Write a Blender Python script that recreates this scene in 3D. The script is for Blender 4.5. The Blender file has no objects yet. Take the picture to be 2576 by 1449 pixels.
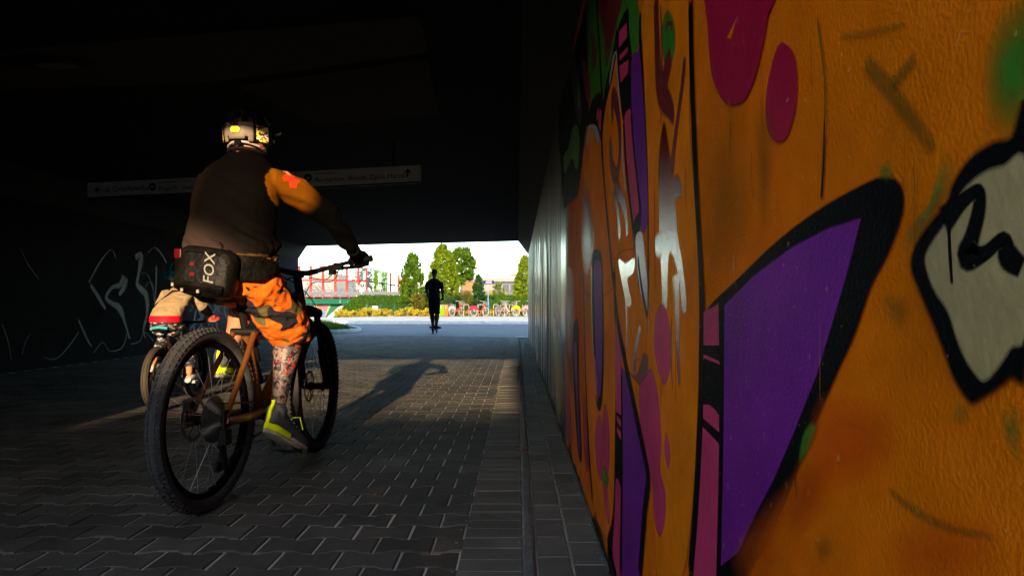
import bpy, bmesh, math, random
from mathutils import Vector, Matrix, noise
from mathutils.geometry import tessellate_polygon
random.seed(7)
R = math.radians
scene = bpy.context.scene
col = scene.collection

# ---------------------------------------------------------------- camera
EYE = 0.83                       # the phone is held low
FPX, VX, VY = 1750.0, 1301.0, 770.0   # focal length and vanishing point on a 2576 x 1449 print
cam_d = bpy.data.cameras.new('camera'); cam = bpy.data.objects.new('camera', cam_d); col.objects.link(cam)
cam.location = (0, 0, EYE); cam.rotation_euler = (R(90), 0, 0)
cam_d.sensor_width = 36; cam_d.lens = FPX / 2576 * 36
cam_d.shift_x = -(VX - 1288) / 2576; cam_d.shift_y = (VY - 724.5) / 2576
cam_d.clip_start = 0.02; cam_d.clip_end = 2000
scene.camera = cam

# ---------------------------------------------------------------- sky, sun, exposure
SUN_EL, SUN_AZ = 12.0, 1.0        # low sun behind the camera, a touch from the right
w = bpy.data.worlds.new('World'); scene.world = w; w.use_nodes = True
nt = w.node_tree; nt.nodes.clear()
sky = nt.nodes.new('ShaderNodeTexSky'); sky.sky_type = 'NISHITA'; sky.sun_disc = False
sky.sun_elevation = R(SUN_EL); sky.sun_rotation = R(180 - SUN_AZ)
sky.air_density = 1.0; sky.dust_density = 0.6; sky.ozone_density = 2.0
bg = nt.nodes.new('ShaderNodeBackground'); bg.inputs[1].default_value = 0.15
wo = nt.nodes.new('ShaderNodeOutputWorld')
nt.links.new(sky.outputs[0], bg.inputs[0]); nt.links.new(bg.outputs[0], wo.inputs[0])
sun_d = bpy.data.lights.new('sun', 'SUN'); sun_d.energy = 2.0; sun_d.angle = R(0.5); sun_d.color = (1.0, 0.72, 0.42)
sun = bpy.data.objects.new('sun', sun_d); col.objects.link(sun)
sdir = Vector((-math.sin(R(SUN_AZ)) * math.cos(R(SUN_EL)), math.cos(R(SUN_AZ)) * math.cos(R(SUN_EL)), -math.sin(R(SUN_EL))))
sun.rotation_euler = sdir.to_track_quat('-Z', 'Y').to_euler(); sun.location = (0, -5, 8)
vs = scene.view_settings
scene.display_settings.display_device = 'sRGB'
vs.view_transform = 'Standard'; vs.look = 'None'; vs.gamma = 1.0; vs.use_curve_mapping = False
vs.exposure = 2.8
scene.render.engine = 'CYCLES'
cy = scene.cycles
cy.use_denoising = True
cy.max_bounces = 8; cy.diffuse_bounces = 4; cy.transparent_max_bounces = 32
cy.sample_clamp_indirect = 6.0
try: cy.denoiser = 'OPENIMAGEDENOISE'
except Exception: pass

# ---------------------------------------------------------------- helpers
def px(x, y, d):                 # a point read off the print at a distance of d metres
    return Vector(((x - VX) / FPX * d, d, EYE - (y - VY) / FPX * d))

def tag(o, label=None, cat=None, group=None, kind=None):
    if label: o['label'] = label
    if cat: o['category'] = cat
    if group: o['group'] = group
    if kind: o['kind'] = kind
    return o

def empty(name, loc=(0, 0, 0), rz=0, label=None, cat=None, group=None):
    o = bpy.data.objects.new(name, None); col.objects.link(o)
    o.empty_display_size = 0.1
    o.location = loc; o.rotation_euler = (0, 0, rz)
    return tag(o, label, cat, group)

def copy_tree(o, parent=None):
    c = o.copy(); col.objects.link(c); c.parent = parent
    for ch in list(o.children): copy_tree(ch, c)
    return c

class G:
    """collects geometry and links it as one mesh object"""
    def __init__(s): s.v = []; s.f = []
    def add(s, v, f):
        b = len(s.v); s.v += [tuple(p) for p in v]; s.f += [tuple(i + b for i in q) for q in f]; return s
    def box(s, c, size, rot=None):
        hx, hy, hz = size[0] / 2, size[1] / 2, size[2] / 2
        pts = [Vector((x * hx, y * hy, z * hz)) for x in (-1, 1) for y in (-1, 1) for z in (-1, 1)]
        if rot is not None: pts = [rot @ p for p in pts]
        c = Vector(c)
        return s.add([p + c for p in pts], [(0, 1, 3, 2), (4, 6, 7, 5), (0, 4, 5, 1), (2, 3, 7, 6), (0, 2, 6, 4), (1, 5, 7, 3)])
    def tube(s, pts, r, n=8, caps=True, closed=False, flat=1.0):
        pts = [Vector(p) for p in pts]; m = len(pts)
        rr = r if isinstance(r, (list, tuple)) else [r] * m
        rings = []; prev = None
        for i, p in enumerate(pts):
            if closed: t = pts[(i + 1) % m] - pts[i - 1]
            else: t = pts[min(i + 1, m - 1)] - pts[max(i - 1, 0)]
            if t.length < 1e-9: t = Vector((0, 0, 1))
            t.normalize()
            if prev is None:
                a = Vector((0, 0, 1)) if abs(t.z) < 0.9 else Vector((1, 0, 0))
                nrm = (a - t * a.dot(t)).normalized()
            else:
                nrm = prev - t * prev.dot(t)
                nrm = nrm.normalized() if nrm.length > 1e-6 else prev
            prev = nrm; bi = t.cross(nrm)
            rings.append([p + (nrm * math.cos(2 * math.pi * k / n) * flat + bi * math.sin(2 * math.pi * k / n)) * rr[i] for k in range(n)])
        v = [q for ring in rings for q in ring]; f = []
        for i in range(m if closed else m - 1):
            j = (i + 1) % m
            for k in range(n):
                f.append((i * n + k, i * n + (k + 1) % n, j * n + (k + 1) % n, j * n + k))
        if caps and not closed:
            f.append(tuple(range(n - 1, -1, -1))); f.append(tuple((m - 1) * n + k for k in range(n)))
        return s.add(v, f)
    def loft(s, secs, n=18, power=2.0):
        """secs: (centre, half axis a, half axis b) vectors"""
        v = []; f = []
        for c, a, b in secs:
            c = Vector(c); a = Vector(a); b = Vector(b)
            for k in range(n):
                t = 2 * math.pi * k / n; ct, st = math.cos(t), math.sin(t)
                e = 2.0 / power
                v.append(c + a * math.copysign(abs(ct) ** e, ct) + b * math.copysign(abs(st) ** e, st))
        m = len(secs)
        for i in range(m - 1):
            for k in range(n): f.append((i * n + k, i * n + (k + 1) % n, (i + 1) * n + (k + 1) % n, (i + 1) * n + k))
        f.append(tuple(range(n - 1, -1, -1))); f.append(tuple((m - 1) * n + k for k in range(n)))
        return s.add(v, f)
    def ball(s, c, r, n=12, m=8, rot=None):
        r = (r, r, r) if isinstance(r, (int, float)) else r
        v = []; f = []; c = Vector(c)
        for i in range(1, m):
            th = math.pi * i / m
            for k in range(n):
                ph = 2 * math.pi * k / n
                p = Vector((r[0] * math.sin(th) * math.cos(ph), r[1] * math.sin(th) * math.sin(ph), r[2] * math.cos(th)))
                v.append(c + (rot @ p if rot else p))
        top = Vector((0, 0, r[2])); bot = -top
        v.append(c + (rot @ top if rot else top)); v.append(c + (rot @ bot if rot else bot))
        T = (m - 1) * n; B = T + 1
        for i in range(m - 2):
            for k in range(n): f.append((i * n + k, (i + 1) * n + k, (i + 1) * n + (k + 1) % n, i * n + (k + 1) % n))
        for k in range(n):
            f.append((T, k, (k + 1) % n)); f.append((B, (m - 2) * n + (k + 1) % n, (m - 2) * n + k))
        return s.add(v, f)
    def prism(s, poly, fn0, fn1):
        """poly of 2-D points, fn0/fn1 map (a, b) to the two faces"""
        n = len(poly)
        v = [fn0(*p) for p in poly] + [fn1(*p) for p in poly]
        tri = tessellate_polygon([[Vector((p[0], p[1], 0)) for p in poly]])
        f = [tuple(t) for t in tri] + [tuple(i + n for i in reversed(t)) for t in tri]
        for i in range(n): f.append((i, (i + 1) % n, (i + 1) % n + n, i + n))
        return s.add(v, f)
    def mesh(s, name, m=None, smooth=False):
        me = bpy.data.meshes.new(name); me.from_pydata(s.v, [], s.f)
        bm = bmesh.new(); bm.from_mesh(me); bmesh.ops.recalc_face_normals(bm, faces=bm.faces); bm.to_mesh(me); bm.free()
        if smooth:
            me.polygons.foreach_set('use_smooth', [True] * len(me.polygons))
        if m: me.materials.append(m)
        return me
    def obj(s, name, m=None, parent=None, smooth=False, bevel=0.0):
        o = bpy.data.objects.new(name, s.mesh(name, m, smooth)); col.objects.link(o); o.parent = parent
        if bevel:
            md = o.modifiers.new('bevel', 'BEVEL'); md.width = bevel; md.segments = 2; md.limit_method = 'ANGLE'; md.angle_limit = R(40)
        if smooth:
            try: o.data.set_sharp_from_angle(angle=R(50))
            except Exception: pass
        return o

def remesh(g, voxel=0.01, smooth=6, fac=0.5):
    """blend overlapping solids into one continuous skin"""
    me = g.mesh('raw'); o = bpy.data.objects.new('raw', me); col.objects.link(o)
    md = o.modifiers.new('r', 'REMESH'); md.mode = 'VOXEL'; md.voxel_size = voxel
    if smooth:
        sm = o.modifiers.new('s', 'SMOOTH'); sm.iterations = smooth; sm.factor = fac
    bpy.context.view_layer.update()
    ev = o.evaluated_get(bpy.context.evaluated_depsgraph_get())
    out = bpy.data.meshes.new_from_object(ev)
    bpy.data.objects.remove(o); bpy.data.meshes.remove(me)
    out.polygons.foreach_set('use_smooth', [True] * len(out.polygons))
    out.materials.clear()
    return out

def mobj(name, me, m, parent=None):
    me.materials.append(m)
    o = bpy.data.objects.new(name, me); col.objects.link(o); o.parent = parent
    return o

def text_mesh(body, size, m, name, parent=None, loc=(0, 0, 0), rot=None, depth=0.0, align='LEFT', shear=0.0, bold=0.0):
    cu = bpy.data.curves.new('t', 'FONT'); cu.body = body; cu.size = size; cu.extrude = depth; cu.align_x = align; cu.shear = shear; cu.offset = bold
    cu.resolution_u = 3
    o = bpy.data.objects.new('t', cu); col.objects.link(o)
    bpy.context.view_layer.update()
    me = bpy.data.meshes.new_from_object(o.evaluated_get(bpy.context.evaluated_depsgraph_get()))
    bpy.data.objects.remove(o); bpy.data.curves.remove(cu)
    me.materials.clear(); me.materials.append(m)
    out = bpy.data.objects.new(name, me); col.objects.link(out); out.parent = parent
    out.location = loc
    if rot is not None: out.rotation_euler = rot
    return out

def text_words(body, size, m, name, parent, loc, rot, space=0.28, **kw):
    """one mesh for each word, laid along the local X axis"""
    x = 0.0; M = Matrix.Rotation(rot[2], 3, 'Z') if rot else Matrix()
    for wd in body.split(' '):
        o = text_mesh(wd, size, m, name, parent, loc, rot, **kw)
        o.location = Vector(loc) + Vector((x, 0, 0)); x += max(v.co.x for v in o.data.vertices) + size * space

# ---------------------------------------------------------------- materials
def mat(name, c, rough=0.6, var=0.0, scale=8.0, bump=0.0, bscale=60.0, metal=0.0, spec=0.12, c2=None, coord='Object', stretch=None, coat=0.0, detail=5.0, bdist=0.01, rvar=0.0):
    m = bpy.data.materials.new(name); m.use_nodes = True; n = m.node_tree; b = n.nodes['Principled BSDF']
    b.inputs['Base Color'].default_value = (*c, 1); b.inputs['Roughness'].default_value = rough
    b.inputs['Metallic'].default_value = metal; b.inputs['Specular IOR Level'].default_value = spec
    if coat: b.inputs['Coat Weight'].default_value = coat
    tc = n.nodes.new('ShaderNodeTexCoord'); vec = tc.outputs[coord] if coord != 'Position' else n.nodes.new('ShaderNodeNewGeometry').outputs['Position']
    if stretch:
        mp = n.nodes.new('ShaderNodeMapping'); mp.inputs['Scale'].default_value = stretch; n.links.new(vec, mp.inputs[0]); vec = mp.outputs[0]
    if var or c2:
        no = n.nodes.new('ShaderNodeTexNoise'); no.inputs['Scale'].default_value = scale; no.inputs['Detail'].default_value = detail; no.inputs['Roughness'].default_value = 0.65
        n.links.new(vec, no.inputs['Vector'])
        cr = n.nodes.new('ShaderNodeValToRGB'); cr.color_ramp.elements[0].position = 0.3; cr.color_ramp.elements[1].position = 0.7
        if c2: cr.color_ramp.elements[0].color = (*c, 1); cr.color_ramp.elements[1].color = (*c2, 1)
        else:
            cr.color_ramp.elements[0].color = (*[x * (1 - var) for x in c], 1); cr.color_ramp.elements[1].color = (*[min(1, x * (1 + var)) for x in c], 1)
        n.links.new(no.outputs['Fac'], cr.inputs[0]); n.links.new(cr.outputs[0], b.inputs['Base Color'])
    if rvar:
        nr = n.nodes.new('ShaderNodeTexNoise'); nr.inputs['Scale'].default_value = scale * 1.7; nr.inputs['Detail'].default_value = 4; n.links.new(vec, nr.inputs['Vector'])
        mr = n.nodes.new('ShaderNodeMapRange'); mr.inputs['From Min'].default_value = .3; mr.inputs['From Max'].default_value = .7
        mr.inputs['To Min'].default_value = max(0.02, rough - rvar); mr.inputs['To Max'].default_value = min(1, rough + rvar)
        n.links.new(nr.outputs['Fac'], mr.inputs['Value']); n.links.new(mr.outputs[0], b.inputs['Roughness'])
    if bump:
        nb = n.nodes.new('ShaderNodeTexNoise'); nb.inputs['Scale'].default_value = bscale; nb.inputs['Detail'].default_value = 4
        n.links.new(vec, nb.inputs['Vector'])
        bp = n.nodes.new('ShaderNodeBump'); bp.inputs['Strength'].default_value = bump; bp.inputs['Distance'].default_value = bdist
        n.links.new(nb.outputs['Fac'], bp.inputs['Height']); n.links.new(bp.outputs[0], b.inputs['Normal'])
    return m

def attr_mat(name, rough=0.8, bump=0.0, bscale=200, spec=0.3):
    m = mat(name, (1, 1, 1), rough, bump=bump, bscale=bscale, spec=spec); n = m.node_tree
    a = n.nodes.new('ShaderNodeAttribute'); a.attribute_name = 'Col'
    n.links.new(a.outputs['Color'], n.nodes['Principled BSDF'].inputs['Base Color'])
    return m

def paint_vertices(me, fn):
    ca = me.color_attributes.new('Col', 'FLOAT_COLOR', 'POINT')
    buf = []
    for v in me.vertices: buf += [*fn(v.co), 1.0]
    ca.data.foreach_set('color', buf)

def leaf_mat(name, c_dark, c_light, trans=0.35, rough=0.55):
    m = bpy.data.materials.new(name); m.use_nodes = True; n = m.node_tree; b = n.nodes['Principled BSDF']; out = n.nodes['Material Output']
    geo = n.nodes.new('ShaderNodeNewGeometry'); cr = n.nodes.new('ShaderNodeValToRGB')
    cr.color_ramp.elements[0].color = (*c_dark, 1); cr.color_ramp.elements[1].color = (*c_light, 1)
    no = n.nodes.new('ShaderNodeTexNoise'); no.inputs['Scale'].default_value = 2.6; no.inputs['Detail'].default_value = 2; n.links.new(geo.outputs['Position'], no.inputs['Vector'])
    mr = n.nodes.new('ShaderNodeMapRange'); mr.inputs['From Min'].default_value = 0.36; mr.inputs['From Max'].default_value = 0.64; n.links.new(no.outputs['Fac'], mr.inputs['Value'])
    av = n.nodes.new('ShaderNodeMix'); av.inputs[0].default_value = 0.55; n.links.new(geo.outputs['Random Per Island'], av.inputs[2]); n.links.new(mr.outputs[0], av.inputs[3])
    n.links.new(av.outputs[0], cr.inputs[0]); n.links.new(cr.outputs[0], b.inputs['Base Color'])
    b.inputs['Roughness'].default_value = 0.75; b.inputs['Specular IOR Level'].default_value = 0.12
    tr = n.nodes.new('ShaderNodeBsdfTranslucent'); n.links.new(cr.outputs[0], tr.inputs[0])
    mx = n.nodes.new('ShaderNodeMixShader'); mx.inputs[0].default_value = trans
    n.links.new(b.outputs[0], mx.inputs[1]); n.links.new(tr.outputs[0], mx.inputs[2]); n.links.new(mx.outputs[0], out.inputs[0])
    return m

def camo_mat(name, base, blobs, scale=6.0, rough=0.85, warp=0.5):
    """blobs: (threshold, colour, offset) laid one over another"""
    m = bpy.data.materials.new(name); m.use_nodes = True; n = m.node_tree; b = n.nodes['Principled BSDF']
    b.inputs['Roughness'].default_value = rough; b.inputs['Specular IOR Level'].default_value = 0.2
    tc = n.nodes.new('ShaderNodeTexCoord'); cur = None
    for th, c, off, sc in blobs:
        mp = n.nodes.new('ShaderNodeMapping'); mp.inputs['Location'].default_value = off; mp.inputs['Scale'].default_value = (1.0, 1.0, 1.5)
        n.links.new(tc.outputs['Object'], mp.inputs[0])
        no = n.nodes.new('ShaderNodeTexNoise'); no.inputs['Scale'].default_value = scale * sc; no.inputs['Detail'].default_value = 1.2; no.inputs['Distortion'].default_value = warp
        n.links.new(mp.outputs[0], no.inputs['Vector'])
        ls = n.nodes.new('ShaderNodeMapRange'); ls.inputs['From Min'].default_value = th - 0.004; ls.inputs['From Max'].default_value = th + 0.004
        n.links.new(no.outputs['Fac'], ls.inputs['Value'])
        mx = n.nodes.new('ShaderNodeMix'); mx.data_type = 'RGBA'
        n.links.new(ls.outputs[0], mx.inputs['Factor'])
        if cur is None: mx.inputs[6].default_value = (*base, 1)
        else: n.links.new(cur, mx.inputs[6])
        mx.inputs[7].default_value = (*c, 1); cur = mx.outputs[2]
    n.links.new(cur, b.inputs['Base Color'])
    nb = n.nodes.new('ShaderNodeTexNoise'); nb.inputs['Scale'].default_value = 14; nb.inputs['Detail'].default_value = 6; n.links.new(tc.outputs['Object'], nb.inputs['Vector'])
    bp = n.nodes.new('ShaderNodeBump'); bp.inputs['Strength'].default_value = 0.5; bp.inputs['Distance'].default_value = 0.02
    n.links.new(nb.outputs['Fac'], bp.inputs['Height']); n.links.new(bp.outputs[0], b.inputs['Normal'])
    return m

def glass_mat(name, tint=(0.9, 0.95, 1.0), clear=0.85):
    m = bpy.data.materials.new(name); m.use_nodes = True; n = m.node_tree; out = n.nodes['Material Output']; b = n.nodes['Principled BSDF']
    b.inputs['Base Color'].default_value = (*tint, 1); b.inputs['Roughness'].default_value = 0.05
    t = n.nodes.new('ShaderNodeBsdfTransparent'); t.inputs[0].default_value = (*tint, 1)
    mx = n.nodes.new('ShaderNodeMixShader'); mx.inputs[0].default_value = clear
    n.links.new(b.outputs[0], mx.inputs[1]); n.links.new(t.outputs[0], mx.inputs[2]); n.links.new(mx.outputs[0], out.inputs[0])
    return m

def catmull(pts, k=6, closed=True):
    out = []; n = len(pts)
    rng = range(n) if closed else range(n - 1)
    for i in rng:
        if closed: p0, p1, p2, p3 = pts[i - 1], pts[i], pts[(i + 1) % n], pts[(i + 2) % n]
        else: p0, p1, p2, p3 = pts[max(i - 1, 0)], pts[i], pts[i + 1], pts[min(i + 2, n - 1)]
        for j in range(k):
            t = j / k
            out.append(tuple(0.5 * ((2 * b) + (-a + c) * t + (2 * a - 5 * b + 4 * c - d) * t * t + (-a + 3 * b - 3 * c + d) * t ** 3) for a, b, c, d in zip(p0, p1, p2, p3)))
    if not closed: out.append(tuple(pts[-1]))
    return out
# ================================================================ setting: ground, underpass
WALL_X, LEFT_X, CEIL, BACK_Y = 0.292, -6.37, 2.56, -0.35
SKEW = -0.26
def far_y(x): return 18.6 + SKEW * x

def smooth01(t):
    t = max(0.0, min(1.0, t)); return t * t * (3 - 2 * t)
def terr(x, y):
    """ground height: flat by the underpass, a grass embankment beyond the bicycle racks, a dip under the green bridge"""
    h = -0.05
    rise = smooth01((y - 52.2) / 5.0)
    side = smooth01((x + 16.2) / 3.4)
    h += 1.62 * rise * side
    if y > 64: h = max(h, 1.55 * smooth01((y - 64) / 1.0) if y < 65 else 1.5)
    if y > 47 and x < -13: h -= 0.9 * smooth01((y - 47) / 5) * smooth01((-13.0 - x) / 2.5) * (1 if y < 64 else 0)
    if y > 95: h += 0.4 * smooth01((y - 95) / 60)
    # bank behind the photographer
    if y < -9: h += 3.4 * smooth01((-9 - y) / 5.0)
    return h

m_grass = mat('grass_ground', (0.010, 0.032, 0.002), 0.95, c2=(0.030, 0.060, 0.004), scale=0.9, bump=0.6, bscale=9, bdist=0.08, coord='Position')
m_sand = mat('joint_sand', (0.42, 0.38, 0.325), 0.95, var=0.45, scale=3.0, bump=0.4, bscale=180, coord='Position')
m_paver = mat('concrete_paver', (0.047, 0.043, 0.037), 0.85, c2=(0.095, 0.087, 0.075), scale=2.6, spec=0.18, bump=0.35, bscale=230, bdist=0.004, coord='Position', detail=9)
def per_piece(m, lo=.72, hi=1.22, stain=.5):
    n = m.node_tree; b = n.nodes['Principled BSDF']; src = b.inputs['Base Color'].links[0].from_socket
    oi = n.nodes.new('ShaderNodeObjectInfo'); ge = n.nodes.new('ShaderNodeNewGeometry')
    ad = n.nodes.new('ShaderNodeMath'); ad.operation = 'ADD'; n.links.new(oi.outputs['Random'], ad.inputs[0]); n.links.new(ge.outputs['Random Per Island'], ad.inputs[1])
    fr_ = n.nodes.new('ShaderNodeMath'); fr_.operation = 'FRACT'; n.links.new(ad.outputs[0], fr_.inputs[0])
    mr = n.nodes.new('ShaderNodeMapRange'); mr.inputs['To Min'].default_value = lo; mr.inputs['To Max'].default_value = hi; n.links.new(fr_.outputs[0], mr.inputs['Value'])
    no = n.nodes.new('ShaderNodeTexNoise'); no.inputs['Scale'].default_value = 1.1; no.inputs['Detail'].default_value = 8; no.inputs['Roughness'].default_value = .7; n.links.new(ge.outputs['Position'], no.inputs['Vector'])
    m2 = n.nodes.new('ShaderNodeMapRange'); m2.inputs['From Min'].default_value = .32; m2.inputs['From Max'].default_value = .6; m2.inputs['To Min'].default_value = stain; n.links.new(no.outputs['Fac'], m2.inputs['Value'])
    pr = n.nodes.new('ShaderNodeMath'); pr.operation = 'MULTIPLY'; n.links.new(mr.outputs[0], pr.inputs[0]); n.links.new(m2.outputs[0], pr.inputs[1])
    mx = n.nodes.new('ShaderNodeMix'); mx.data_type = 'RGBA'; mx.blend_type = 'MULTIPLY'; mx.inputs[0].default_value = 1; n.links.new(src, mx.inputs[6]); n.links.new(pr.outputs[0], mx.inputs[7]); n.links.new(mx.outputs[2], b.inputs['Base Color'])
per_piece(m_paver, .68, 1.3, .45)
m_slab = mat('gutter_slab', (0.095, 0.086, 0.070), 0.88, c2=(0.16, 0.145, 0.12), scale=3.2, spec=0.2, bump=0.35, bscale=200, bdist=0.004, coord='Position', detail=9)
per_piece(m_slab, .8, 1.15, .6)
m_mortar = mat('mortar_strip', (0.14, 0.135, 0.125), 0.95, var=0.35, scale=14, bump=0.8, bscale=120, bdist=0.01, coord='Position')
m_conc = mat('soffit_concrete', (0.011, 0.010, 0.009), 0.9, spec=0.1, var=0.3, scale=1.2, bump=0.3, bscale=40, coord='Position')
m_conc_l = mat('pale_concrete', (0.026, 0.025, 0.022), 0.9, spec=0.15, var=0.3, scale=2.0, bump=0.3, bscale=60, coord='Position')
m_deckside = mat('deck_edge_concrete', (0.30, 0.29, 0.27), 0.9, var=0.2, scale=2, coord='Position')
m_kerb = mat('kerb_stone', (0.34, 0.33, 0.31), 0.85, var=0.15, scale=6, coord='Position')
m_black = mat('black_paint', (0.012, 0.012, 0.013), 0.45, var=0.2)

def brick_mat(name, c1, c2, cm, sx, sy, rough=0.85):
    m = mat(name, c1, rough); n = m.node_tree; b = n.nodes['Principled BSDF']
    geo = n.nodes.new('ShaderNodeNewGeometry'); br = n.nodes.new('ShaderNodeTexBrick')
    br.inputs['Color1'].default_value = (*c1, 1); br.inputs['Color2'].default_value = (*c2, 1); br.inputs['Mortar'].default_value = (*cm, 1)
    br.inputs['Scale'].default_value = 1.0; br.inputs['Mortar Size'].default_value = 0.008; br.inputs['Brick Width'].default_value = sx; br.inputs['Row Height'].default_value = sy
    n.links.new(geo.outputs['Position'], br.inputs['Vector'])
    no = n.nodes.new('ShaderNodeTexNoise'); no.inputs['Scale'].default_value = 0.7; no.inputs['Detail'].default_value = 8; n.links.new(geo.outputs['Position'], no.inputs['Vector'])
    mx = n.nodes.new('ShaderNodeMix'); mx.data_type = 'RGBA'; mx.blend_type = 'MULTIPLY'; mx.inputs['Factor'].default_value = 0.55
    n.links.new(br.outputs['Color'], mx.inputs[6]); n.links.new(no.outputs['Fac'], mx.inputs[7]); n.links.new(mx.outputs[2], b.inputs['Base Color'])
    return m
m_road = brick_mat('forecourt_paving', (0.125, 0.115, 0.125), (0.145, 0.135, 0.14), (0.075, 0.07, 0.075), 0.20, 0.1425)
m_walk = brick_mat('pavement_slabs', (0.55, 0.47, 0.36), (0.60, 0.52, 0.41), (0.42, 0.36, 0.28), 0.5, 0.5)

# --- ground sheet out to the horizon
xs = [-1500, -600, -250, -120, -80, -60, -45] + [-36 + 1.0 * i for i in range(0, 56)] + [25, 35, 50, 80, 120, 250, 600, 1500]
ys = [-1500, -600, -200, -100, -60, -40, -30, -25] + [-20 + i for i in range(0, 13)] + [-4, 0, 6, 12, 18, 24, 30, 36, 42] + [45 + 0.5 * i for i in range(0, 43)] + [68, 72, 78, 85, 95, 110, 140, 200, 400, 800, 1500]
g = G(); nx = len(xs)
g.v = [(x, y, terr(x, y) + (0.05 * noise.noise(Vector((x * .7, y * .7, 0))) if y > 53 or y < -9 else 0)) for y in ys for x in xs]
g.f = [(j * nx + i, j * nx + i + 1, (j + 1) * nx + i + 1, (j + 1) * nx + i) for j in range(len(ys) - 1) for i in range(nx - 1)]
ground = tag(g.obj('ground', m_grass, smooth=True), kind='structure')

def sheet(name, poly, z, m, thick=0.0, **kw):
    g = G(); g.prism(poly, lambda a, b: (a, b, z), lambda a, b: (a, b, z - max(thick, 0.03)))
    return tag(g.obj(name, m), kind='structure')

# --- underpass floor: interlocking double-T pavers on a sand bed
floor = sheet('underpass_floor', [(LEFT_X, BACK_Y - 3.0), (WALL_X, BACK_Y - 3.0), (WALL_X, far_y(WALL_X)), (LEFT_X, far_y(LEFT_X))], -0.0055, m_sand)
def behaton():
    e = 0.0030
    L, Wf, Ww = 0.1 - e, 0.0825 - e, 0.06 - e
    half = [(L, Wf), (0.066, Wf), (0.036, Ww), (-0.036, Ww), (-0.066, Wf), (-L, Wf)]
    return half + [(-x, -y) for x, y in half]
def paver_geo(g, outline, cx, cy, dz=0.0, tilt=(0, 0), bev=0.0055, deep=0.03):
    n = len(outline)
    def at(x, y, z): return (cx + x, cy + y, z + dz + x * tilt[0] + y * tilt[1])
    def inset(x, y, d): return (x - math.copysign(d, x), y - math.copysign(d, y))
    v = [at(*inset(x, y, bev), 0) for x, y in outline] + [at(x, y, -bev) for x, y in outline] + [at(x, y, -deep) for x, y in outline]
    f = []
    # top: three quads over the double T so that concave corners stay clean
    if n == 12: f += [(0, 1, 10, 11), (1, 2, 9, 10), (2, 3, 8, 9), (3, 4, 7, 8), (4, 5, 6, 7)]
    elif n == 8: f += [(0, 1, 6, 7), (1, 2, 5, 6), (2, 3, 4, 5)]
    else: f.append(tuple(range(n)))
    for r in (0, 1):
        for i in range(n): f.append((r * n + i, r * n + (i + 1) % n, (r + 1) * n + (i + 1) % n, (r + 1) * n + i))
    g.add(v, f)
BE = behaton()
spots = []; halves = []
row = 0; y = 0.0
PITCH = 0.1425
EDGE_L = -0.190
while y < 19.9:
    x = EDGE_L - 0.1 - (0.1 if row % 2 else 0.0)
    if row % 2: halves.append((EDGE_L, y))
    while x > LEFT_X + 0.05:
        if y < far_y(x) - 0.08: spots.append((x, y))
        x -= 0.2
    y += PITCH; row += 1
def in_view(x, y): return y > 1.95 and x / y * FPX + VX > -40
vis = sorted([s for s in spots if in_view(*s)], key=lambda s: s[1] + 0.15 * abs(s[0]))
single = set(vis[:300])
g = G(); paver_geo(g, BE, 0, 0); pav_me = g.mesh('paver', m_paver)
rest = G()
for s in spots:
    dz = random.gauss(0, 0.0011); tl = (random.gauss(0, 0.005), random.gauss(0, 0.005))
    if s in single:
        o = bpy.data.objects.new('paver', pav_me); col.objects.link(o); o.parent = floor
        o.location = (s[0], s[1], dz); o.rotation_euler = (tl[1], tl[0], random.gauss(0, 0.004))
    elif s[0] < EDGE_L - 0.15 or True:
        paver_geo(rest, BE, s[0], s[1], dz, tl)
tag(rest.obj('pavers', m_paver, floor), kind='stuff')
g = G(); e_ = .003; HB = [(-e_, .06 - e_), (-.036, .06 - e_), (-.066, .0825 - e_), (-.1 + e_, .0825 - e_), (-.1 + e_, -.0825 + e_), (-.066, -.0825 + e_), (-.036, -.06 + e_), (-e_, -.06 + e_)]
paver_geo(g, HB, 0, 0); half_me = g.mesh('half_paver', m_paver)
for hx, hy in halves:
    if hy > 18.4: continue
    o = bpy.data.objects.new('half_paver', half_me); col.objects.link(o); o.parent = floor; o.location = (hx, hy, random.gauss(0, .001)); o.rotation_euler = (random.gauss(0, .005), random.gauss(0, .005), 0)
# straight cut halves along the gutter edge are hidden by a row of gutter slabs
def slab_run(name, x0, x1, y0, y1, ln, m, jitter=0.004, gap=0.004, limit=200):
    y = y0; k = 0; g2 = G()
    while y < y1:
        l = ln * random.uniform(0.97, 1.03)
        hx, hy = (x1 - x0) / 2 - gap / 2, l / 2 - gap / 2
        out = [(hx, hy), (-hx, hy), (-hx, -hy), (hx, -hy)]
        if y > 1.9 and k < limit:
            g = G(); paver_geo(g, out, 0, 0, 0, (0, 0), 0.0035)
            o = g.obj(name, m, floor); o.location = ((x0 + x1) / 2, y + l / 2, 0.002 + random.gauss(0, 0.0012)); k += 1
            o.rotation_euler = (random.gauss(0, jitter), random.gauss(0, jitter), random.gauss(0, jitter * 0.6))
        else: paver_geo(g2, out, (x0 + x1) / 2, y + l / 2, 0.002, (0, 0), 0.0035)
        y += l
    if g2.v: tag(g2.obj(name + '_rest', m, floor), kind='stuff')
slab_run('gutter_slab', EDGE_L - 0.0005, 0.020, 0.5, 18.5, 0.105, m_slab, 0.003, 0.0022, limit=120)
slab_run('edge_slab', 0.066, 0.176, 0.5, 18.5, 0.20, m_slab, 0.008)
slab_run('edge_slab', 0.180, 0.290, 0.4, 18.5, 0.203, m_slab, 0.008)
g = G()
n_st = 260; prof = [(-.019, -.012), (-.016, .006), (-.004, .010), (.010, .009), (.019, .004), (.022, -.012)]
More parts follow.
